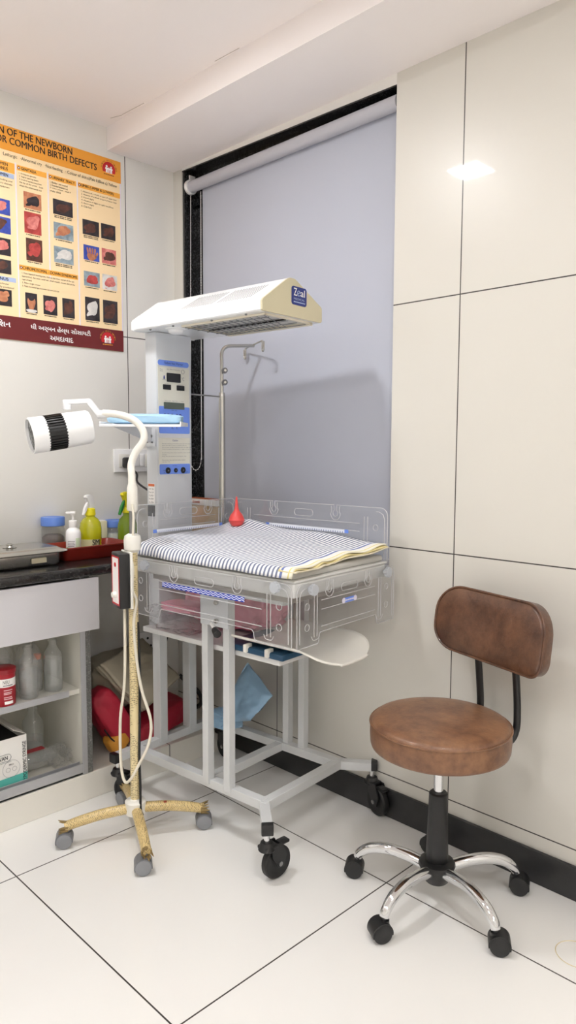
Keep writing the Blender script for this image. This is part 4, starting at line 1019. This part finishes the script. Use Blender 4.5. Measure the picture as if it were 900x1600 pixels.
# ------------------------------------------------------------------ worktop, cabinet and what is on them
wt = thing('worktop', 'black granite worktop along the left wall above the open cabinet', 'worktop', (-2.48, .6, .825))
tp = MB().box((.0075, -.0165, .017), (.419, 2.74, .034), bev=.010, seg=3); tp.build('slab', m_granw, wt)
lg_ = MB().box((.0, .682, -.362), (.372, .020, .723)); lab(lg_.build('support_slab', m_grang, wt, smooth=0), 'upright granite support slab')
CB = thing('cabinet', 'pale open-fronted cabinet with shelf and grey drawer under the worktop', 'cabinet', (-2.49, .9, .101))
def cb(name, x0, x1, y0, y1, z0, z1, m, par=None, bev=.001): return MB().box(((x0 + x1) / 2 + 2.49, (y0 + y1) / 2 - .9, (z0 + z1) / 2 - .101), (x1 - x0, y1 - y0, z1 - z0), bev=bev).build(name, m, par or CB, smooth=0)
cb('side_panel', -2.684, -2.298, 1.2535, 1.2705, .102, .823, m_laminate)
cb('side_panel', -2.684, -2.298, .28, .297, .102, .823, m_laminate)
cb('edge_strip', -2.298, -2.292, 1.2525, 1.2715, .102, .823, m_alu)
cb('back_panel', -2.684, -2.676, .297, 1.2535, .102, .823, m_laminate)
cb('bottom_panel', -2.676, -2.315, .297, 1.2535, .103, .119, m_laminate)
cb('shelf', -2.676, -2.310, .297, 1.2535, .398, .416, m_laminate)
cb('shelf_edge', -2.310, -2.306, .297, 1.212, .396, .418, m_alu)
tk = MB()
for x, z1 in ((-2.296, .142), (-2.308, .136), (-2.320, .142)): tk.box((x + 2.49, (.297 + 1.2525) / 2 - .9, (.104 + z1) / 2 - .101), (.004, 1.2525 - .297, z1 - .104))
tk.box((-2.308 + 2.49, (.297 + 1.2525) / 2 - .9, .006), (.028, 1.2525 - .297, .005)); tk.build('sliding_track', m_alu, CB, smooth=0)
dr = cb('drawer', -2.292, -2.272, .297, 1.318, .630, .818, m_drawer, bev=.002)
cb('drawer_box', -2.64, -2.30, .31, 1.245, .645, .80, m_laminate, dr)

# steel tray with lid
TX, TY_, TZ = -2.47, 1.085, .859
s = thing('steel_tray', 'stainless steel instrument tray with dented lid on the worktop', 'instrument tray', (TX, TY_, TZ))
def rlathe(name, prof, m, par, w_, h_, r=.03, n=6, cap=True):
    mb = MB(); rings = []
    for ins, z in prof: rings.append([mb.bm.verts.new((a, b, z)) for a, b in rrect(w_ - 2 * ins, h_ - 2 * ins, max(.004, r - ins * .5), n)])
    mb.skin(rings, cap=cap); return mb.build(name, m, par, smooth=40)
rlathe('tray_body', [(.018, 0), (.012, .003), (.006, .012), (.004, .045), (.0, .0475), (.0, .050)], m_steel, s, .20, .31)
lid = rlathe('lid', [(-.012, .049), (-.013, .052), (-.006, .056), (.004, .057), (.012, .062), (.018, .066), (.03, .0665), (.034, .0655), (.055, .0655)], m_steel, s, .21, .32)
MB().lathe([(.0, .0655), (.022, .0655), (.024, .067), (.014, .068), (.010, .073), (.013, .077), (.008, .080), (0, .080)], (0, 0, 0), 24).build('lid_knob', m_steel, lid)
MB().box((.0985, .06, .025), (.002, .055, .018), bev=.0003).build('paper_label', M('buff label', (206, 196, 168), .7), s, smooth=0)
# red-brown plastic tray
RT_ = thing('plastic_tray', 'red-brown plastic tray holding bottles beside the steel tray', 'tray', (-2.490, 1.3995, .8595))
rlathe('tray_body', [(.012, 0), (.008, .004), (-.006, .046), (-.012, .048), (-.012, .052), (-.004, .052), (.000, .046), (.012, .008), (.02, .005)], m_redtray, RT_, .16, .275, .02)

def bottle(name, label, cat, loc, parts, group=None, rot=0):
    o = thing(name, label, cat, loc, rot, group)
    for nm, prof, m, kw in parts: MB().lathe(prof, (0, 0, 0), kw.get('n', 32), rot=kw.get('rot')).build(nm, m, o, smooth=45)
    return o
# jar with blue lid
j1 = bottle('storage_jar', 'clear jar with blue lid standing left of the white pump bottle', 'jar', (-2.637, 1.334, .8595), [
    ('jar_body', [(.0, 0), (.041, .0), (.044, .004), (.044, .098), (.041, .104), (.041, .116)], m_jar, {}),
    ('lid', [(.0435, .112), (.0455, .113), (.0455, .142), (.043, .146), (.0, .146)], m_jarblue, {}),
    ('contents', [(.0, .003), (.042, .003), (.042, .065), (.03, .078), (.0, .072)], m_granules, {})])
# white pump bottle
pb = bottle('pump_bottle', 'small white pump bottle with green printed label', 'bottle', (-2.47, 1.330, .865), [
    ('bottle_body', [(.0, 0), (.024, .0), (.0275, .004), (.0275, .092), (.024, .104), (.014, .112), (.012, .118)], m_white, {}),
    ('pump_collar', [(.0145, .114), (.0155, .115), (.0155, .138), (.012, .140), (.005, .141), (.0045, .160), (.0, .160)], m_whiteink, {})])
k = MB(); k.cyl((0, 0, .158), (0, 0, .173), .0085, .010, n=16); k.box((.008, -.014, .169), (.010, .034, .008), rz(-.6), .002); k.build('pump_head', m_whiteink, pb)
def wraplabel(par, r, a0, a1, z0, z1, m, name='printed_label'):
    mb = MB(); mb.grid(lambda s, t_: ((r) * math.cos(a0 + (a1 - a0) * s), (r) * math.sin(a0 + (a1 - a0) * s), z0 + (z1 - z0) * t_), 24, 1, uv=False); return mb.build(name, m, par)
wl = wraplabel(pb, .0279, -1.7, .4, .030, .040, M('label green', (108, 168, 84), .5)); 
wraplabel(pb, .0279, -.2, .5, .012, .075, M('label pale green', (206, 222, 190), .5))
for j in range(4): wraplabel(pb, .0280, -1.3, -.3 - .1 * (j % 2), .062 - .006 * j, .064 - .006 * j, m_inkgrey, 'print_line')
# yellow spray bottle
yb = bottle('spray_bottle', 'clear yellow spray bottle with white trigger on the red-brown tray', 'spray bottle', (-2.495, 1.416, .865), [
    ('bottle_body', [(.0, 0), (.038, 0), (.0415, .004), (.0415, .040), (.0395, .046), (.0415, .052), (.0415, .100), (.0385, .122), (.029, .138), (.018, .146), (.0155, .150), (.0155, .158)], m_yel, {}),
    ('liquid', [(.0, .003), (.037, .003), (.0395, .006), (.0395, .080), (.0, .080)], m_yel, {}),
    ('collar', [(.017, .150), (.0205, .152), (.019, .176), (.012, .180), (.0, .180)], m_lime, {})])
def trigger(par, m1, m2, z, dirv, s=1):
    d = Vector(dirv).normalized(); sd = Vector((-d.y, d.x, 0)); Z = Vector((0, 0, 1))
    P = [(-.016, 0), (.012, 0), (.014, .030), (.022, .044), (.030, .050), (.028, .058), (.006, .062), (-.012, .056), (-.018, .040)]
    k = MB(); k.prism([(a * s, b * s) for a, b in P], Z * z + sd * .009, d, Z, .018, bev=.002); k.build('spray_head', m1, par)
    q = MB(); q.prism([(a * s, b * s) for a, b in ((.016, .030), (.026, .022), (.036, .002), (.046, -.022), (.040, -.026), (.028, -.006), (.018, .012))], Z * z + sd * .006, d, Z, .012, bev=.002); q.build('trigger_lever', m2, par)
trigger(yb, m_white, m_white, .176, (.3, -.9, 0), .9)
k = wraplabel(yb, .0420, -1.5, .35, .034, .062, M('label grey oval', (196, 192, 150), .6))
a_ = -.1; yo = Vector((.0424 * math.cos(a_), .0424 * math.sin(a_), .040))
txt('SM', 'label_lettering', (-.012, .016, 0, .022), yo, Vector((-math.sin(a_), math.cos(a_), 0)), (0, 0, 1), m_ink, yb, .02)
# smaller jar, cream box, green spray bottle
bottle('storage_jar', 'small clear jar with pale blue lid between cream box and gooseneck pole', 'jar', (-2.640, 1.612, .8595), [
    ('jar_body', [(.0, 0), (.040, .0), (.042, .004), (.042, .080), (.038, .084), (.038, .092)], m_jar, {}),
    ('lid', [(.0415, .086), (.0435, .087), (.0435, .112), (.041, .115), (.0, .115)], m_jarblue, {}),
    ('contents', [(.0, .003), (.038, .003), (.038, .060), (.0, .064)], M('pale cotton', (222, 224, 214), .9), {})])
bx = thing('small_carton', 'cream carton standing behind the yellow spray bottle', 'carton', (-2.640, 1.546, .8595))
MB().box((0, 0, .058), (.04, .036, .116), bev=.002).build('carton_body', M('cream carton', (234, 228, 196), .6), bx)
MB().box((0, 0, .1165), (.034, .030, .002)).build('top_flap', m_cart, bx)
gb = bottle('spray_bottle', 'green spray bottle with yellow and green trigger behind the gooseneck pole', 'spray bottle', (-2.502, 1.585, .8595), [
    ('bottle_body', [(.0, 0), (.036, 0), (.039, .004), (.039, .105), (.032, .130), (.018, .145), (.0155, .160)], m_grnb, {}),
    ('collar', [(.017, .155), (.0195, .157), (.018, .178), (.0, .180)], m_lime, {})])
trigger(gb, m_lime, m_green, .176, (.25, -.9, 0), 1.05)
# book and carton standing on the window sill behind the warmer
o = MB().box((0, 0, .04), (.17, .028, .10), bev=.001); 
ck = thing('carton', 'brown cardboard carton standing behind the warmer bed at the window', 'carton', (-2.44, 1.936, .860))
MB().box((.0, .0, .085), (.175, .030, .17), bev=.002).build('carton_body', m_card, ck)
k = MB(); [k.box((-.065 + .011 * j, -.0155, .054), (.006, .0008, .018)) for j in range(6)]; k.build('carton_print', M('carton ink', (136, 108, 80), .8), ck, smooth=0)
bk_ = thing('book', 'thin rust and white book lying on top of the cardboard carton', 'book', (-2.44, 1.936, 1.0305))
MB().box((0, 0, .0135), (.178, .034, .027), bev=.001).build('pages', m_cart, bk_)
MB().box((0, 0, .0285), (.182, .036, .003)).build('cover', m_bookred, bk_)
MB().box((-.045, -.0172, .0135), (.05, .0008, .011)).build('spine_label', m_bookred, bk_, smooth=0)

# ------------------------------------------------------------------ cabinet contents
def saline(label, loc, h=.20, r=.036, lying=None, wrap=True, group='saline bottles in the cabinet', liquid=.6):
    o = thing('saline_bottle', label, 'bottle', loc, 0, group)
    rot = None
    if lying: o.rotation_euler = lying
    MB().lathe([(.0, 0), (r * .92, 0), (r, .006), (r, h * .62), (r * .94, h * .70), (r * .62, h * .79), (r * .42, h * .84), (r * .40, h * .92), (r * .52, h * .925), (r * .52, h * .95), (r * .3, h * .97), (r * .3, h), (.0, h)], (0, 0, 0), 32, sx=1, sy=.86).build('bottle_body', m_bottle, o, smooth=45)
    MB().lathe([(.0, .003), (r * .95, .004), (r * .95, h * liquid), (.0, h * liquid)], (0, 0, 0), 28, sx=1, sy=.85).build('liquid', m_jar, o)
    if wrap: MB().blob((0, 0, h * .53), (r * 2.4, r * 2.1, h * .98), e=.62, amp=.06, fr=3, seed=loc[1] * 40, n=4).build('clear_wrap', m_wrap, o)
    return o
saline('clear saline bottle without wrapper, rightmost on the upper cabinet shelf', (-2.365, 1.183, .4165), .192, .036, wrap=False)
saline('wrapped saline bottle behind and right of the red tin', (-2.352, 1.085, .4165), .186, .036)
saline('wrapped saline bottle standing behind the red tin', (-2.44, 1.03, .4165), .20, .036)
saline('tall clear bottle standing behind the syringe carton on the cabinet floor', (-2.50, 1.165, .1195), .215, .043, wrap=False, liquid=.4)
vb = bottle('vial', 'slim white plastic vial with orange cap between two saline bottles', 'vial', (-2.40, 1.142, .4165), [
    ('vial_body', [(.0, 0), (.015, 0), (.017, .003), (.017, .105), (.012, .114), (.011, .12)], m_jar, {'n': 20}),
    ('cap', [(.0115, .112), (.013, .113), (.013, .130), (.0, .131)], M('orange cap', (222, 120, 80), .5), {'n': 20})])
tn = bottle('tin', 'red round tin with white label band on the upper cabinet shelf', 'tin', (-2.345, .997, .4165), [
    ('tin_body', [(.0, 0), (.034, 0), (.036, .002), (.036, .112), (.0, .112)], m_tinred, {}),
    ('lid', [(.0365, .110), (.039, .111), (.039, .124), (.036, .126), (.0, .126)], M('dark red lid', (150, 24, 36), .35), {})])
wb = wraplabel(tn, .0364, -1.8, 1.5, .066, .094, m_whiteink, 'label_band')
wraplabel(tn, .0364, -.5, .4, .070, .073, m_inkgrey, 'print_line')
for z, a in ((.054, .35), (.046, .3), (.041, .25), (.030, .3), (.024, .35)): wraplabel(tn, .0364, -.45, a, z, z + .003, M('pale print', (236, 190, 194), .5), 'print_line')
wraplabel(tn, .0364, -.4, .4, .008, .018, m_whiteink, 'print_line')
for s_, z, hh, m_, wd in (('NEU', .077, .012, m_ink, .020),):
    ob = txt(s_, 'tin_lettering', (0, wd, 0, hh), (0, 0, 0), (1, 0, 0), (0, 1, 0), m_, tn)
    for v in ob.data.vertices:
        a = -.5 + v.co.x / .0367; v.co = Vector((.0368 * math.cos(a), .0368 * math.sin(a), z + v.co.y))
# syringe carton
BX0 = Vector((-2.33, 1.062, .1195)); 
sy = thing('syringe_carton', 'open white carton of hypodermic syringes with teal band on the cabinet floor', 'carton', BX0)
bw_, bd_, bh_ = .24, .22, .178       # along -y, along -x, up
c = MB()
c.box((-.001, -bw_ / 2, bh_ / 2), (.002, bw_, bh_), m=m_cart); c.box((-bd_ + .001, -bw_ / 2, bh_ / 2), (.002, bw_, bh_), m=m_cart)
c.box((-bd_ / 2, -.001, bh_ / 2), (bd_ - .004, .002, bh_), m=m_cart); c.box((-bd_ / 2, -bw_ + .001, bh_ / 2), (bd_ - .004, .002, bh_), m=m_cart); c.box((-bd_ / 2, -bw_ / 2, .001), (bd_, bw_, .002), m=m_cardin)
c.build('carton_body', None, sy, smooth=0)
fl = MB().box((-bd_ / 2, -.022, bh_ + .012), (bd_ - .01, .05, .002), Matrix.Rotation(math.radians(-28), 3, 'X')); lab(fl.build('flap', m_cardin, sy, smooth=0), 'open grey flap')
MB().box((-bd_ / 2, -bw_ / 2, .080), (bd_ - .006, bw_ - .006, .150)).build('inside_shade', m_dark, sy, smooth=0)  # near-black block: shade inside the open carton put in as colour
tl = MB(); tl.prism([(-bw_, .0), (0, 0), (0, .046), (-bw_, .038)], (.0002, 0, 0), (0, 1, 0), (0, 0, 1), .0004); tl.build('teal_band', m_teal, sy, smooth=0)
txt('HYPODERMIC SYRINGE', 'carton_lettering', (.004, .150, 0, .013), (.0010, -.003, .006), (0, 0, 1), (0, -1, 0), m_ink, sy, .01)
txt('VAN', 'carton_lettering', (-.098, -.068, .108, .121), (.0010, 0, 0), (0, 1, 0), (0, 0, 1), m_ink, sy, .015)
k = MB(); k.tube([(.0010, -.089 + a, .1145 + b) for a, b in rrect(.066, .024, .0118, 6)], .0007, 5, closed=True); k.tube([(.0010, -.056, .098), (.0010, -.12, .098)], .0005, 5)
k.tube([(.0010, -.056 + .030 * math.cos(t_), .072 + .030 * math.sin(t_)) for t_ in [j / 32 * 2 * PI for j in range(32)]], .0004, 5, closed=True)
for dx in (-.011, .011): k.tube([(.0010, -.056 + dx + .0075 * math.cos(t_), .070 + .0075 * math.sin(t_)) for t_ in [j / 20 * 2 * PI for j in range(20)]], .0004, 5, closed=True)
k.build('carton_symbol', m_inkgrey, sy)
txt('PRO', 'carton_lettering', (-.064, -.048, .084, .090), (.0010, 0, 0), (0, 1, 0), (0, 0, 1), m_ink, sy, .01)
k = MB(); [k.box((.0012, -.10 + .011 * j, .016), (.0004, .008, .006)) for j in range(7)]; k.build('carton_print', m_ink, sy, smooth=0)
# bottle lying in crackling wrap
ly = thing('wrapped_bottle', 'saline bottle lying in crumpled clear wrap on the cabinet floor', 'bottle', (-2.40, 1.163, .1205))
MB().lathe([(.0, 0), (.032, 0), (.035, .005), (.035, .085), (.024, .105), (.014, .115), (.014, .125), (0, .125)], (-.02, -.075, .036), 28, rot=Matrix.Rotation(-PI / 2, 3, 'X'), sx=1, sy=.95).build('bottle_body', m_bottle, ly, smooth=45)
MB().blob((0, .045, .034), (.085, .085, .066), e=.8, amp=.35, fr=4, seed=13, n=5).build('clear_wrap', m_wrap, ly, smooth=12)
lb = MB().box((-.02, -.035, .0715), (.03, .075, .0006)); lb.box((-.02, -.066, .072), (.03, .010, .0006), m=m_tinred); LBo = lb.build('paper_label', m_whiteink, ly, smooth=0)

# ------------------------------------------------------------------ bags in the niche under the worktop
PRt = Matrix.Rotation(math.radians(28), 3, 'X')
o = MB().blob((0, 0, 0), (.13, .115, .26), PRt, e=.62, amp=.06, fr=1.5, seed=5, n=5).build('pouch', m_redbag); o.location = (-2.40, 1.425, .245)
rp = MB().blob((.030, .010, -.090), (.08, .085, .075), PRt, e=.6, amp=.05, fr=2, seed=6, n=4).build('opening_lining', m_orbag, o); lab(rp, 'orange lining in the open end')
tag(o, 'red zipped pouch with orange lining beside the cabinet support', 'pouch')
zp = MB().tube([(.066, -.06, -.02), (.064, -.02, -.075), (.060, .05, -.118)], .003, 6, sub=5).build('zip', m_black, o)
o = MB().blob((0, 0, 0), (.24, .30, .11), Matrix.Rotation(math.radians(12), 3, 'X'), e=.6, amp=.10, fr=1.8, seed=15, n=5).build('cloth_bag', m_redbag); o.location = (-2.47, 1.66, .160); tag(o, 'flat dark red bag lying on the plinth under the beige canvas', 'bag')
cv = thing('canvas_bag', 'folded beige canvas bag piled on the red bags under the worktop', 'bag', (-2.45, 1.51, .33))
def canvas(s, t_, k):
    P0, P1, P2, P3 = Vector((.10, -.15, .14)), Vector((.13, .02, -.07)), Vector((.12, .20, .02)), Vector((-.02, .18, .135))
    p = P0.lerp(P1, s).lerp(P3.lerp(P2, s), t_) + Vector((-.015, .0, -.008)) * k + Vector((-.10 * t_ * (1 - s), 0, 0))
    return p + Vector((.6, 0, .8)) * (.012 * noise.fractal(Vector((s * 3, t_ * 3, k * .6)), 1, 2, 3))
for k in range(3):
    b = MB(); b.grid(lambda s, t_: canvas(s, t_, k), 24, 24, uv=False); b.build('fold', m_beige, cv, solid=.010)
b = MB().blob((-.06, .03, .02), (.20, .32, .20), e=.6, amp=.1, fr=2, seed=8, n=5); b.build('bag_body', m_beige, cv)
tag(MB().tube([(-2.40, 1.76, .33), (-2.33, 1.80, .27), (-2.36, 1.84, .20), (-2.42, 1.83, .16), (-2.36, 1.79, .21), (-2.35, 1.77, .28)], .009, 8, sub=6).build('carry_strap', m_black), 'black carry strap looped beside the warmer left uprights', 'strap')
# stain ring on the floor by the skirting
o = MB(); o.tube([(-.70 + .052 * math.cos(a), 1.742 + .05 * math.sin(a), .0003) for a in [j / 40 * 2 * PI * .9 for j in range(41)]], .0012, 4); o = o.build('floor_stain', M('dried stain', (206, 190, 150), .7)); o['kind'] = 'structure'; o.name = 'trim_5'

# ------------------------------------------------------------------ camera, world, view
cam = bpy.data.objects.new('camera', bpy.data.cameras.new('camera')); COL.objects.link(cam); sc.camera = cam
f_, pi_, ya, ro = 1128.57, .0895162, .7861996, .00374403
fw = Vector((-math.sin(ya) * math.cos(pi_), math.cos(ya) * math.cos(pi_), -math.sin(pi_))); rt = Vector((math.cos(ya), math.sin(ya), 0)); up = rt.cross(fw)
rt2 = rt * math.cos(ro) + up * math.sin(ro); up2 = up * math.cos(ro) - rt * math.sin(ro)
cam.matrix_world = Matrix(((rt2.x, up2.x, -fw.x, 0), (rt2.y, up2.y, -fw.y, 0), (rt2.z, up2.z, -fw.z, 1.28), (0, 0, 0, 1)))
cam.data.sensor_fit = 'VERTICAL'; cam.data.sensor_height = 36; cam.data.lens = f_ * 36 / 1600; cam.data.clip_start = .02
wd = bpy.data.worlds.new('world'); sc.world = wd; wd.use_nodes = True
wd.node_tree.nodes['Background'].inputs[0].default_value = (.75, .85, 1, 1); wd.node_tree.nodes['Background'].inputs[1].default_value = .4
sc.view_settings.view_transform = 'Standard'; sc.view_settings.look = 'None'; sc.view_settings.gamma = 1; sc.view_settings.use_curve_mapping = False
sc.view_settings.exposure = 0.05
sc.cycles.transparent_max_bounces = 48; sc.cycles.max_bounces = 14; sc.cycles.diffuse_bounces = 8; sc.cycles.glossy_bounces = 6; sc.cycles.caustics_reflective = False; sc.cycles.caustics_refractive = False
